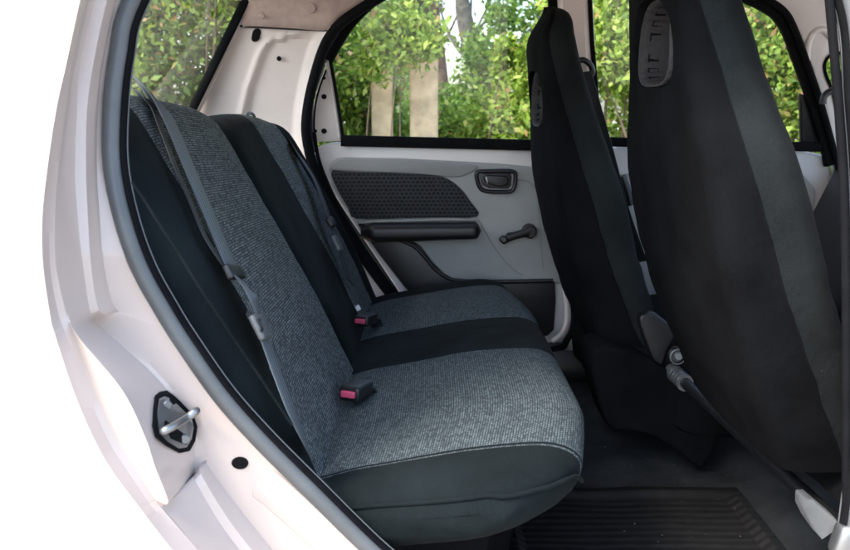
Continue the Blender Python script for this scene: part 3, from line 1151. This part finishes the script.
b1, st1, rw1 = backrest('backrest', .055, .600, near_top, ['weave_lift', 'black_cloth'], [], near_mat, .10, .024,
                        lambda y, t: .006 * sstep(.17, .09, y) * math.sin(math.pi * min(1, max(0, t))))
b2, st2, rw2 = backrest('backrest', .606, 1.22, far_top, ['weave_lift', 'black_cloth'], [.882, 1.115],
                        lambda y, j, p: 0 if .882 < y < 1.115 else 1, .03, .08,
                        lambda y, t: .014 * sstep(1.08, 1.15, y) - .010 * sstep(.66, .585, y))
b1['label'] = 'near half of the split backrest, grey with black bolster'
b2['label'] = 'far half of the split backrest, black stripe then grey'
# stitched seam lines on the near bolster
sl = [at_back(x, y, .026) for x, y in ((132, 182), (145, 201), (158, 222), (178, 252), (200, 288), (225, 325), (262, 380), (292, 425))]
tube('piping', catmull(sl, 5), .0016, 'black_cloth', b1, 6, nrm)
# little latch loop on top of the far half
lc = at_back(250, 115, -.01)
tube('latch_loop', catmull([lc + Vector((-.01, -.014, -.014)), lc + Vector((-.006, -.010, .0)), lc + Vector((0, .004, .004)), lc + Vector((.006, .014, -.002)), lc + Vector((.006, .018, -.02))], 5), .0035, 'gunmetal', b2, 8)

# ---- rear lap-and-shoulder belts and buckles
def beltpath(pts, off):
    return catmull([at_back(x, y, o_) for x, y, o_ in pts], 6)


sb = thing('seat_belt', at_back(305, 440, .02), 'grey seat belt lying down the near half of the rear backrest', 'seat belt')
nup = lambda i, p: nrm
up1 = beltpath([(141, 88, -.03), (150, 95, .004), (160, 104, .020), (171, 124, .024), (182, 150, .024), (197, 186, .026), (214, 226, .028), (228, 259, .030), (234, 271, .030)], 0)
strip('webbing', up1, .044, .0018, 'webbing', sb, nup)
up2 = beltpath([(136, 92, -.03), (144, 98, .004), (153, 109, .012), (162, 132, .020), (176, 168, .022), (191, 203, .024), (206, 238, .026), (226, 268, .028)], 0)
strip('webbing', up2, .013, .0018, 'webbing_dark', sb, nup)
up3 = beltpath([(235, 273, .032), (243, 284, .04), (252, 294, .048), (256, 304, .046), (259, 318, .038), (262, 330, .034)], 0)
strip('webbing', up3, .040, .0018, 'webbing', sb, nup)
up4 = beltpath([(262, 330, .034), (271, 356, .032), (282, 386, .03), (293, 414, .028), (303, 436, .020), (309, 450, .008)], 0)
strip('webbing', up4, .034, .0018, 'webbing', sb, nup)
rotb = Matrix((Vector((0, 1, 0)), axis_up, nrm)).transposed()


def onback_box(name, px, py, off, size, mat, parent, tilt=0, bev=.003):
    rt_ = rotb @ Matrix.Rotation(R(tilt), 3, 'Z')
    return from_bm(name, box_bm(at_back(px, py, off), size, rt_, bev), mat, parent)


onback_box('belt_keeper', 234, 272, .034, (.050, .020, .010), 'black_plastic', sb, -14)
tg_ = onback_box('belt_tongue', 261, 327, .040, (.040, .034, .009), 'seal_grey', sb, -14, .004)
for a, b_, w_, h_ in ((-.006, -.004, .012, .003), (.002, .002, .003, .014), (.006, .006, .010, .003)):
    c = at_back(261, 326, .0465)
    from_bm('tongue_mark', box_bm(c + Vector((0, a, 0)) + axis_up * b_, (w_, h_, .0015), rotb, .0004), 'black_plastic', tg_)

fb = thing('seat_belt', at_back(352, 290, .02), 'dark seat belt along the far edge of the rear backrest by the far door', 'seat belt')
fp = catmull([at_back(x, y, o_) for x, y, o_ in ((290, 141, .006), (299, 155, .022), (313, 177, .03), (322, 198, .034), (332, 226, .036), (341, 252, .034), (350, 282, .028))], 6)
strip('webbing', fp, .040, .0018, 'webbing_dark', fb, nup)
onback_box('belt_keeper', 331, 222, .043, (.05, .022, .012), 'black_plastic', fb, -8)
onback_box('belt_tongue', 337, 243, .043, (.042, .035, .009), 'seal_grey', fb, -8)
from_bm('belt_label', box_bm(at_back(358, 308, .02), (.007, .012, .010), rotb, .002), 'white_plastic', fb)


def buckle(px, py, z, label, k=1.0):
    c = at_z(px, py, z)
    o = thing('seat_belt_buckle', c + Vector((-.03, .02, -.03)), label, 'buckle', 'seat belt buckles on the rear bench')
    rt_ = Matrix.Rotation(R(-22), 3, 'Z') @ Matrix.Rotation(R(-3), 3, 'X')
    L = rt_ @ Vector((0, 1, 0))
    U = rt_ @ Vector((0, 0, 1))
    rows = []
    for i in range(14):
        t = i / 13
        cc = c + L * (.060 * t * k) + U * (.004 * k)
        w_, h_ = .030 * k * (1 - .06 * t), .021 * k * (1 - .08 * t)
        e = 1 - .18 * max(0, 1 - t / .08) ** 2
        rows.append([cc + rt_ @ Vector((a * w_ / 2 * e, 0, b_ * h_ / 2 * e)) * 1.35 for a, b_ in rrect(2, 2, .35, 3)])
    bm, vs = sheet_bm(rows, closed_u=True)
    cap(bm, vs[0][::-1]); cap(bm, vs[-1])
    from_bm('buckle_shell', bm, 'black_plastic', o, sharp=50)
    from_bm('release_button', box_bm(c - L * .0012 + U * .0050 * k, (.028 * k, .008, .0125 * k), rt_, .0022), 'pink', o)
    from_bm('buckle_slot', box_bm(c - L * .0012 - U * .0040 * k, (.024 * k, .004, .002 * k), rt_, .0006), 'hole', o)
    pth = catmull([c + L * .05, c + L * .068 - U * .004, c + L * .085 - U * .03, c + L * .09 - U * .07], 5)
    strip('buckle_strap', pth, .030, .004, 'webbing_dark', o, lambda i, p: U)
    return o


buckle(348.5, 397, .647, 'large black belt buckle with red button on near grey cushion', .88)
buckle(360.5, 323, .655, 'small looking belt buckle with pink button beside the far backrest', .8)

# ================================================================== FRONT SEATS
XR = [(.55, .505), (.62, .472), (.70, .434), (.83, .389), (.9, .371), (1.0, .350), (1.12, .335), (1.24, .325), (1.32, .318), (1.4, .316)]


def front_seat(dx, yc, dz, rec, label):
    root = thing('front_seat', (.62 + dx, yc, .40), label, 'car seat', 'front seats with closed integrated head restraints')
    hwt = [(.60, .195), (.66, .215), (.75, .232), (.86, .238), (.96, .228), (1.02, .212), (1.08, .190), (1.14, .168), (1.20, .150), (1.26, .138), (1.31, .118), (1.335, .095), (1.352, .060), (1.36, .02)]
    rows = []
    zs = [.60 + i * .0135 for i in range(50)]
    zs = [z for z in zs if z < 1.262] + [1.27, 1.285, 1.30, 1.313, 1.325, 1.335, 1.343, 1.350, 1.355, 1.358, 1.36]
    NS = 18
    for z in zs:
        hw = sinterp(hwt, z)
        xr = sinterp(XR, z)
        th = interp([(.6, .14), (.8, .14), (1.0, .128), (1.15, .102), (1.25, .078), (1.29, .072), (1.32, .058), (1.345, .036), (1.36, .008)], z)
        top = sstep(1.31, 1.36, z)
        xr += .034 * sstep(1.27, 1.36, z) ** 1.5
        loop_ = []
        # rear face from far (+y) to near (-y), gently convex, then near side, front, far side
        dsm = interp([(.62, .088), (.70, .082), (.85, .070), (1.0, .056), (1.13, .040), (1.25, .016), (1.36, .006)], z)
        rr = min(.030, hw * .6, dsm * .92)
        ang = 8
        pts = []
        for i in range(NS + 1):
            t = -1 + 2 * i / NS
            yy = -t * (hw - rr)
            pts.append((-.010 * (1 - t * t) , yy))
        for i in range(1, ang):
            a = R(90 * i / ang)
            pts.append((rr - rr * math.cos(a), -(hw - rr) - rr * math.sin(a)))
        rf = min(.035, th * .45)
        pts.append((rr, -hw))
        dsm = min(dsm, th - rf - .002)
        for i in range(0, 4):
            pts.append((dsm + (th - rf - dsm) * i / 4, -hw))
        for i in range(0, ang):
            a = R(90 * i / ang)
            pts.append((th - rf + rf * math.sin(a), -hw + rf - rf * math.cos(a)))
        for i in range(0, 13):
            t = -1 + 2 * i / 12
            pts.append((th - (.018 + .034 * sstep(1.02, 1.10, z) * sstep(1.29, 1.23, z)) * (1 - t * t), t * (hw - rf)))
        for i in range(1, ang + 1):
            a = R(90 * i / ang)
            pts.append((th - rf + rf * math.cos(a), hw - rf + rf * math.sin(a)))
        for i in range(1, 6):
            pts.append((th - rf + (rr - th + rf) * i / 5, hw))
        for i in range(1, ang):
            a = R(90 * i / ang)
            pts.append((rr - rr * math.sin(a), hw - rr + rr * math.cos(a)))
        row = []
        for a, b_ in pts:
            p = Vector((xr + a + dx, yc + b_, z + dz))
            d = .005 * nz(p, 6, yc * 10) + .0016 * nz(p, 24, 3) + .0022 * nz((p.x, p.y * .35, p.z), 34, 8) * sstep(1.15, .7, z)
            row.append(p + Vector((d, d * .3, 0)))
        rows.append(row)
    npt = len(rows[0])

    def mf(i, j, f):
        return 0 if (j < NS + 9 or j >= npt - 9) else 1
    bm, vs = sheet_bm(rows, closed_u=True, matfn=mf)
    cap(bm, vs[0][::-1]); cap(bm, vs[-1])
    back = from_bm('backrest', bm, ['felt', 'side_cloth'], root, sharp=0)
    # opening through the head restraint
    zc = 1.165
    xc = sinterp(XR, zc) + dx

    def ring(k, n_=36):
        out = []
        for i in range(n_):
            a = 2 * math.pi * i / n_
            cy_, cz_ = math.cos(a), math.sin(a)
            w_ = .084 * (1 - .18 * cz_)
            out.append((abs(cy_) ** .62 * math.copysign(1, cy_) * w_ * k, abs(cz_) ** .7 * math.copysign(1, cz_) * .060 * k))
        return out
    bmc = bmesh.new()
    rws = [[Vector((x, yc - .032 + a, zc + dz + b_ - (x - xc) * .0)) for a, b_ in ring(1)] for x in (xc - .08, xc + .20)]
    _, v2 = sheet_bm(rws, closed_u=True, bm=bmc)
    cap(bmc, v2[0][::-1]); cap(bmc, v2[-1])
    cut = from_bm('cutter', bmc, ['liner'], None)
    boolean_cut(back, [cut])
    for p in back.data.polygons: p.use_smooth = True
    back.data.set_sharp_from_angle(angle=R(40))
    if len(back.data.materials) > 2:
        pass
    # liner sleeve with raised stitched tucks
    rws = []
    for k, sc in ((-.004, 1.0), (.006, .965), (.02, .955), (.030, .955), (.038, .96), (.046, 1.0)):
        rws.append([Vector((xc + k, yc - .032 + a * sc, zc + dz + b_ * sc)) for a, b_ in ring(.985, 72)])
    for r_ in rws[1:-1]:
        for i in range(0, 72):
            if i % 4 == 0:
                c0 = Vector((r_[i].x, yc - .032, zc + dz))
                r_[i] = r_[i] + (c0 - r_[i]) * .04
    bml, _ = sheet_bm(rws, closed_u=True)
    ln = from_bm('opening_liner', bml, 'liner', root, sharp=0)
    md = ln.modifiers.new('thickness', 'SOLIDIFY'); md.thickness = .003
    for k in (.010, .024):
        tube('stitching', [Vector((xc + k, yc - .032 + a * .945, zc + dz + b_ * .945)) for a, b_ in ring(.985, 48)], .0022, 'rubber', ln, 6, Vector((1, 0, 0)), True)
    rg = ring(.985, 60)
    for i in range(60):
        a_, b_ = rg[i]
        if i % 2 == 0 and a_ > -.02:
            q0 = Vector((xc + .010, yc - .032 + a_ * .945, zc + dz + b_ * .945))
            tube('stitching', [q0, q0 + Vector((.007, 0, 0)), q0 + Vector((.014, 0, 0))], .0030, 'rubber', ln, 5)
    # seam cord between back cloth and side cloth
    jj = NS + 9
    pth = [r_[jj] + Vector((-.0004, .0002, 0)) for r_ in rows[2:-6]]
    tube('piping', pth, .0014, 'felt', back, 6)
    # cushion of the front seat
    rws = []
    for i in range(22):
        x = .60 + dx + i * .019
        e = min(1, math.sqrt(max(0, 1 - (max(0, (i - 17) / 4.2)) ** 2)) + .05) * min(1, .75 + i * .08)
        zt = .665 + .02 * math.sin(i / 21 * 3)
        rws.append([Vector((x, yc + a * .23, zt - .055 + b_ * .07 * e + dz)) for a, b_ in rrect(2, 2, .5, 5)])
    bm, vs = sheet_bm(rws, closed_u=True)
    cap(bm, vs[0][::-1]); cap(bm, vs[-1])
    from_bm('seat_cushion', bm, 'black_cloth', root, sharp=50)
    return root, back


ns, nback = front_seat(-.008, .335, .012, 0.0, 'nearest black front seat with pierced head restraint, its top cut by frame')
fs, fback = front_seat(-.085, 1.0, -.063, .0, 'far black front seat seen edge on beside the far door')
# far seat: recliner cover, knob, hanging skirt
rc = [(640, 318), (645, 314.5), (655, 314), (664, 320), (675, 329), (677, 334), (668, 350), (663, 365), (657, 367), (650, 352), (641, 328)]
rcp = plate('recliner_cover', [at(q.x, q.y, .742) for q in catmull([Vector((x, y, 0)) for x, y in rc], 3, True)], .03, 'black_plastic', fs, .006, 4)
kc = at(676, 355, .735)
kn = from_bm('recliner_knob', disc_bm(kc, (-.15, -1, .2), .017, .03, 24, None, .004), 'black_plastic', fs)
from_bm('knob_cap', disc_bm(kc + Vector((0, -.017, .002)), (-.15, -1, .2), .0095, .008, 20, None, .003), 'gunmetal', kn)
tube('knob_ring', [kc + Vector((.015 * math.cos(a), -.013, .015 * math.sin(a))) for a in [2 * math.pi * i / 24 for i in range(24)]], .0022, 'gunmetal', kn, 8, closed=True)
skp = []
YS = [(.70, 0), (.74, .3), (.80, .7), (.9, 1), (1.05, 1), (1.2, 1)]
bot = [(.70, .435), (.74, .425), (.80, .44), (.88, .465), (.96, .455), (1.05, .45), (1.2, .44)]
rows = []
for i in range(26):
    y = .71 + i * .02
    zb = sinterp(bot, y)
    row = []
    for k in range(14):
        t = k / 13
        a = t * math.pi * 1.15
        xr = .40 - .02 * math.sin(a) + .13 * sstep(.82, .71, y)
        zt = .60
        x = xr + .11 * max(0, -math.cos(a)) * sstep(.5, 1, t)
        z = zt + (zb - zt) * math.sin(min(1, t * 1.25) * math.pi / 2)
        p = Vector((x, y, z))
        p.x += .012 * nz((y, z, 1), 14) ; p.z += .006 * nz((y, t, 2), 9)
        row.append(p)
    rows.append(row)
rows.insert(0, [p + Vector((.06, -.012, .02)) for p in rows[0]])
rows.insert(0, [p + Vector((.12, .004, .02)) for p in rows[0]])
sheet('seat_skirt', rows, 'felt', fs, .005)
sk2 = [(592, 352), (640, 356), (690, 386), (710, 410), (717, 432), (713, 452), (703, 468), (694, 466), (676, 451), (655, 438), (634, 432), (606, 424)]
plate('seat_skirt', [at(q.x, q.y, .715) for q in catmull([Vector((x, y, 0)) for x, y in sk2], 3, True)], .12, 'felt', fs, .018, 5)

# near seat: cross rail, sleeve and links under the backrest
ra, rb_ = at(672, 371, .735), at(842, 528, .10)
rail = tube('cross_rail', catmull([ra, ra.lerp(rb_, .33), ra.lerp(rb_, .66), rb_], 5), .011, 'black_plastic', ns, 12, Vector((1, 0, 0)))
sl_ = [ra + (rb_ - ra) * (.005 + .016 * i) for i in range(8)]
bm = sweep_bm([sl_[0].lerp(sl_[-1], i / 24) for i in range(25)], circ(.0175, 16), Vector((0, 0, 1)), taper=lambda t: 1.0 if t < .35 else (.88 if int(t * 16) % 3 == 0 else .97))
from_bm('rail_sleeve', bm, 'gunmetal', ns, sharp=50)
rows = []
for i in range(16):
    t = i / 15
    p = ra.lerp(rb_, .16 + .82 * t)
    rows.append([p + Vector((.012 + .022 * k, .0, .012 + .028 * k + .01 * math.sin(t * 9))) for k in range(4)])
sheet('backrest_hem', rows, 'felt', ns, .008)
for t in (.42, .62):
    p = ra.lerp(rb_, t)
    from_bm('rail_bracket', box_bm(p + Vector((.01, 0, .014)), (.014, .03, .018), Matrix.Rotation(R(30), 3, 'Z'), .003), 'gunmetal', ns)

# far front belt: loop guide on the far pillar
fb2 = thing('seat_belt', atf(585, 68, -.06), 'dark front seat belt guide hanging on far centre pillar', 'seat belt')
tube('belt_guide', catmull([atf(x, y, -.055) for x, y in ((577, 62), (584, 60), (591, 66), (592, 74), (584, 76), (577, 70))], 4, True), .007, 'black_plastic', fb2, 8, closed=True)
strip('webbing', catmull([atf(x, y, -.06) for x, y in ((584, 72), (592, 100), (606, 150), (622, 210), (640, 262))], 6), .042, .002, 'webbing_dark', fb2, Vector((-.7, -.7, 0)))

# ---- floor mat
rows = []
for i in range(30):
    x = .14 + i * .0160
    row = []
    for j in range(30):
        y = .10 + j * .0178
        z = .352 + .004 * nz((x, y, 5), 8)
        ed_ = min(i, j, 29 - i, 29 - j)
        z += .010 if ed_ == 0 else (.012 if ed_ == 1 else 0)
        row.append(Vector((x, y, z)))
    rows.append(row)
fm = sheet('floor_mat', rows, 'mat', None, .005)
tag(fm, 'black ribbed rubber floor mat lying on the rear footwell carpet', 'floor mat')

# crumbs of grit trodden into the mat and carpet: too many and too small to be things
bm = bmesh.new()
for k in range(90):
    x, y = random.uniform(.22, .68), random.uniform(.12, .95)
    r_ = random.uniform(.0007, .0019)
    z = .3585 if (x < .6 and y < .61) else .343
    b2 = bmesh.new()
    bmesh.ops.create_icosphere(b2, subdivisions=1, radius=r_)
    for v_ in b2.verts:
        v_.co = Vector((v_.co.x * random.uniform(.7, 1.5) + x, v_.co.y * random.uniform(.7, 1.5) + y, v_.co.z * .7 + z))
    me = bpy.data.meshes.new('tmp')
    b2.to_mesh(me)
    b2.free()
    bm.from_mesh(me)
    bpy.data.meshes.remove(me)
M['grit'] = simple('grit', (.07, .06, .05), .9, 0, .4, 80, 0)
gt = from_bm('floor_grit', bm, 'grit', None)
random.seed(7)
tag(gt, 'pale crumbs of grit scattered over the floor mat and carpet', 'grit', kind='stuff')

# ================================================================== OUTSIDE
bm = bmesh.new()
bmesh.ops.create_grid(bm, x_segments=120, y_segments=120, size=60)
for v_ in bm.verts:
    v_.co.z = .03 * nz(v_.co, .6) - .03
gr = from_bm('ground', bm, 'soil', None)
tag(gr, kind='structure')


def leaf_cloud(pts, size, up_bias=.4, shape=.5):
    """one bent leaf (two quads) per point"""
    n_ = len(pts)
    d = rng.normal(size=(n_, 3)); d[:, 2] += .15
    d /= np.linalg.norm(d, axis=1)[:, None]
    nn = rng.normal(size=(n_, 3)); nn[:, 2] += up_bias; nn[:, 1] -= up_bias * .5
    sd = np.cross(d, nn); sd /= np.linalg.norm(sd, axis=1)[:, None] + 1e-9
    up = np.cross(sd, d)
    L = size * rng.uniform(.35, 1.45, n_)[:, None]
    W = L * shape * .5
    P = np.asarray(pts)
    v = np.stack([P, P + d * L * .45 + sd * W + up * L * .08, P + d * L, P + d * L * .45 - sd * W + up * L * .08], 1).reshape(-1, 3)
    f = np.arange(n_ * 4).reshape(-1, 4)
    return v, f


def np_mesh(name, v, f, mat, parent):
    me = bpy.data.meshes.new(name)
    me.vertices.add(len(v)); me.vertices.foreach_set('co', np.asarray(v, dtype=np.float32).ravel())
    k = f.shape[1]
    me.loops.add(f.size); me.loops.foreach_set('vertex_index', f.astype(np.int32).ravel())
    me.polygons.add(len(f)); me.polygons.foreach_set('loop_start', np.arange(0, f.size, k, dtype=np.int32))
    me.polygons.foreach_set('loop_total', np.full(len(f), k, dtype=np.int32))
    me.update(calc_edges=True)
    me.materials.append(M[mat])
    o = bpy.data.objects.new(name, me)
    return link(o, parent)


def stems(base, ctrs, r0):
    bm = bmesh.new()
    for c in ctrs:
        b0 = Vector(base) + Vector((random.uniform(-.1, .1), random.uniform(-.1, .1), 0))
        c = Vector(c)
        mid = b0.lerp(c, .5) + Vector((random.uniform(-.12, .12), random.uniform(-.12, .12), .1))
        sweep_bm(catmull([b0, mid, c], 5), circ(r0, 6), Vector((0, -1, .1)), bm=bm, taper=lambda t: 1 - .75 * t)
    return bm


def shrub(px, D, w_, top, label, mat, leaf=.06, nleaf=9000, depth_=.8, stem='twig', group='shrubs behind the car', loose=.5, low=.1, sr=.012, ns=13):
    y = D + CAM.y
    x = (px - 425) / F * D
    o = thing('shrub', (x, y, 0), label, 'shrub', group)
    ctr, rad = [], []
    nb = 26
    for k in range(nb):
        a = random.uniform(0, 6.28)
        rr_ = math.sqrt(random.random())
        hh = low + (top - low) * random.random() ** .8
        env = math.sqrt(max(.05, 1 - (max(0, hh / top - .45) / .6) ** 2))
        ctr.append((x + math.cos(a) * rr_ * w_ / 2 * env, y + math.sin(a) * rr_ * depth_ / 2 * env, hh))
        rad.append(random.uniform(.14, .30) * min(1.4, w_))
    C_ = np.array(ctr); Rd = np.array(rad)
    idx = rng.integers(0, nb, nleaf)
    dirs = rng.normal(size=(nleaf, 3)); dirs /= np.linalg.norm(dirs, axis=1)[:, None]
    rad_ = rng.random(nleaf) ** loose
    pts = C_[idx] + dirs * (Rd[idx] * rad_)[:, None]
    pts = pts[pts[:, 2] > .02]
    v, f = leaf_cloud(pts, leaf)
    np_mesh('foliage', v, f, mat, o)
    from_bm('stem', stems((x, y, 0), [ctr[k] for k in range(0, nb, 2)][:ns], sr), stem, o)
    return o


def tree(pxs, D, r0, label, bark, crown_mat, crowns, leaf, nleaf, height=6.0, group='trees beyond the hedge', limbs=()):
    """trunk through given picture points at distance D, carried up to its height"""
    y = D + CAM.y
    P = [at(a, b_, y) for a, b_ in pxs]
    base = P[0].copy(); base.z = 0
    o = thing('tree', base, label, 'tree', group)
    top = P[-1] + (P[-1] - P[-2]).normalized() * max(.5, height - P[-1].z)
    pth = catmull([base] + P + [top], 7)
    tube('trunk', pth, r0, bark, o, 12, taper=lambda t: 1.15 - .7 * t)
    bml = bmesh.new()
    cl = []
    for (a, b_, dz_, rad_, cnt) in crowns:
        cl.append((at(a, b_, y + dz_), rad_, cnt))
    for l_ in limbs:
        sweep_bm(catmull([at(a, b_, y + q) for a, b_, q in l_], 6), circ(r0 * .28, 7), Vector((0, -1, .2)), bm=bml, taper=lambda t: 1 - .8 * t)
    for c, rad_, cnt in cl:
        for q in range(3):
            e = c + Vector((random.uniform(-1, 1), random.uniform(-.5, .5), random.uniform(-.6, .8))) * rad_ * .8
            st_ = min(pth, key=lambda w__: (w__ - (c + Vector((0, 0, -rad_)))).length)
            sweep_bm(catmull([st_, st_.lerp(e, .5) + Vector((0, 0, .1)), e], 5), circ(r0 * .14, 5), Vector((0, -1, .2)), bm=bml, taper=lambda t: 1 - .8 * t)
    from_bm('branches', bml, bark, o)
    allp = []
    for c, rad_, cnt in cl:
        k = 9
        sub = np.array(c)[None] + rng.normal(size=(k, 3)) * rad_ * .5
        ii = rng.integers(0, k, cnt)
        allp.append(sub[ii] + rng.normal(size=(cnt, 3)) * rad_ * .22)
    v, f = leaf_cloud(np.concatenate(allp), leaf, .2, .35)
    np_mesh('crown', v, f, crown_mat, o)
    return o


# behind the rear window
shrub(60, 4.2, 1.5, 2.3, 'lime green shrub seen through the rear window, left end', 'leaf_mixed', .04, 40000, 1.2)
shrub(185, 4.0, 1.5, 2.4, 'lime green bush with orange leaves filling the rear window', 'leaf_mixed', .04, 48000, 1.2)
shrub(290, 4.6, 1.3, 2.2, 'green bush hidden partly by the far bare metal corner', 'leaf_lime', .04, 26000, 1.0)
# far rear door window
shrub(352, 4.6, .6, 1.30, 'tall lime bush at the left end of far rear window', 'leaf_lime', .04, 15000, .7, loose=.6)
shrub(425, 5.0, .9, .98, 'low bright bush between the reflection uprights in far window', 'leaf_lime', .04, 18000, .7)
shrub(480, 4.7, .9, 1.02, 'low green bush below the grey leaning tree trunk', 'leaf_lime', .04, 19000, .7)
shrub(526, 4.5, .42, 1.45, 'tall bright bush beside the far seat in far window', 'leaf_lime', .04, 15000, .7, loose=.6)
shrub(400, 6.8, 1.6, .9, 'darker green bush behind the reflection uprights', 'leaf_green', .05, 12000, .9, sr=.022)
shrub(520, 6.6, 1.3, .95, 'darker bush behind the bright bushes near far seat', 'leaf_green', .05, 12000, .9, sr=.022)
shrub(512, 6.0, .75, 1.9, 'tall darker bush right of the grey leaning trunk', 'leaf_green', .045, 14000, .7, sr=.02)
shrub(436, 7.5, .9, 1.25, 'darker bush low between the two tree trunks', 'leaf_green', .05, 9000, .7, sr=.02)
# front door window
shrub(605, 4.4, .9, 1.9, 'leafy bush seen between the two front seats', 'leaf_lime', .04, 24000, .8)
shrub(680, 4.8, 1.0, 1.9, 'leafy bush seen through the hole in the head restraint', 'leaf_lime', .04, 19000, .8)
shrub(770, 4.3, 1.1, 1.55, 'green bush with fallen orange leaves beyond the front window', 'leaf_mixed', .04, 27000, .8)
shrub(850, 4.6, 1.0, 1.9, 'leafy bush beyond the small quarter window of the far front pillar', 'leaf_lime', .04, 18000, .8)

random.seed(5)
tree([(490, 130), (489, 100), (481, 72), (470, 42), (463, 8), (458, -40)], 8.0, .11, 'grey leaning tree trunk framed in the far rear window', 'bark', 'leaf_green',
     [(540, -70, .3, .8, 1500), (552, 20, .3, .4, 1200), (440, -130, 0, .9, 1500)], .09, 0, 5.5,
     limbs=[((489, 105, 0), (500, 75, 0), (522, 40, 0), (548, 5, 0)), ((481, 72, 0), (452, 40, .2), (436, -5, .3))])
tree([(446, 130), (443, 90), (440, 55), (436, 20), (434, -30)], 9.5, .075, 'dark narrow pine trunk behind the grey leaning trunk', 'bark_dark', 'leaf_pine',
     [(405, 20, 0, .5, 1300), (385, 45, .2, .45, 1100), (428, 40, .3, .3, 900), (418, 5, .2, .4, 1400), (370, 8, 0, .45, 900), (400, -60, 0, .8, 1200)], .08, 0, 6.0,
     limbs=[((440, 62, 0), (415, 45, 0), (388, 38, 0), (360, 42, 0)), ((436, 22, 0), (405, 12, 0), (370, 10, 0)), ((440, 50, 0), (455, 20, 0), (462, -6, 0)), ((442, 80, 0), (420, 65, 0), (400, 62, 0))])
tree([(412, 120), (410, 80), (400, 40), (396, 0), (392, -40)], 10.5, .13, 'broad brown pine trunk half hidden by twigs in the far window', 'bark_dark', 'leaf_pine',
     [(390, 60, 0, .4, 800), (345, 12, 0, .5, 900), (360, -40, 0, .8, 900)], .08, 0, 6.0,
     limbs=[((405, 60, 0), (380, 30, 0), (352, 15, 0)), ((402, 45, 0), (420, 20, 0), (428, -10, 0))])
tree([(640, 120), (640, 60), (636, 0), (634, -40)], 8.5, .08, 'brown trunk behind the bushes beyond the front seats', 'bark_dark', 'leaf_mixed',
     [(600, 12, 0, .5, 1500), (665, 20, 0, .5, 1500), (752, 10, 0, .55, 900), (765, 22, .3, .4, 500), (610, -40, 0, .8, 1500), (720, -40, 0, .9, 1500)], .09, 0, 5.5,
     limbs=[((640, 70, 0), (700, 40, 0), (750, 15, 0), (770, 20, 0))])

# beige window reflections, built as solid uprights beyond the glass
def reflection(pxa, pxb, top, D, label):
    y = D + CAM.y
    a, b_ = at(pxa, 130, y), at(pxb, 130, y)
    zt = at((pxa + pxb) / 2, top, y).z
    w_ = (b_ - a).x
    bm = box_bm(((a.x + b_.x) / 2, y, zt / 2 + .0), (w_, w_ * .8, zt), None, .012)
    bm = box_bm(((a.x + b_.x) / 2, y, zt * .5), (w_ * 1.06, w_ * .86, .07), None, .01, bm)
    o = from_bm('reflection_upright', bm, 'reflection_beige', None, sharp=40)
    return tag(o, label, 'reflection', 'far window reflections built as solid uprights')


reflection(372, 393, 50, 4.25, 'narrower left hand reflection in the far rear window, built solid')
reflection(410, 438, 58, 4.25, 'wider right hand reflection in the far rear window, built solid')
shrub(402, 3.95, .50, 1.46, 'added leafy sprigs that fade out the tops of the two reflections', 'leaf_lime', .038, 2400, .3, low=1.22, loose=.6, sr=.007, ns=3)  # added to imitate the reflections thinning out towards the top

# ================================================================== LIGHT, CAMERA
W = bpy.data.worlds.new('World')
S.world = W
W.use_nodes = True
wn = W.node_tree
sky = wn.nodes.new('ShaderNodeTexSky')
sky.sky_type = 'NISHITA'
sky.sun_disc = False
SUN_EL, SUN_AZ = R(50), R(234)     # azimuth measured from +Y towards +X
sky.sun_elevation = SUN_EL
sky.sun_rotation = SUN_AZ
sky.dust_density = 2.5
sky.air_density = 1.0
wn.links.new(sky.outputs[0], wn.nodes['Background'].inputs[0])
wn.nodes['Background'].inputs[1].default_value = .15
sd = bpy.data.lights.new('sun', 'SUN')
sd.energy = .85
sd.angle = R(14)
sd.color = (1, .87, .76)
so = bpy.data.objects.new('sun', sd)
dv = Vector((math.sin(SUN_AZ) * math.cos(SUN_EL), math.cos(SUN_AZ) * math.cos(SUN_EL), math.sin(SUN_EL)))
so.rotation_euler = (-dv).to_track_quat('-Z', 'Y').to_euler()
so.location = (0, -3, 6)
COL.objects.link(so)

cd = bpy.data.cameras.new('camera')
cd.sensor_width = 36
cd.lens = 36 * F / 850
cd.clip_start = .02
cd.clip_end = 500
co = bpy.data.objects.new('camera', cd)
co.location = CAM
co.rotation_euler = (R(90) - PITCH, 0, 0)
COL.objects.link(co)
cd.dof.use_dof = True
cd.dof.focus_distance = 1.45
cd.dof.aperture_fstop = 9.0
S.camera = co
S.view_settings.view_transform = 'Standard'
S.view_settings.look = 'None'
S.view_settings.exposure = 2.45
S.view_settings.gamma = 1
S.cycles.max_bounces = 8
S.cycles.transparent_max_bounces = 12
S.cycles.use_denoising = True
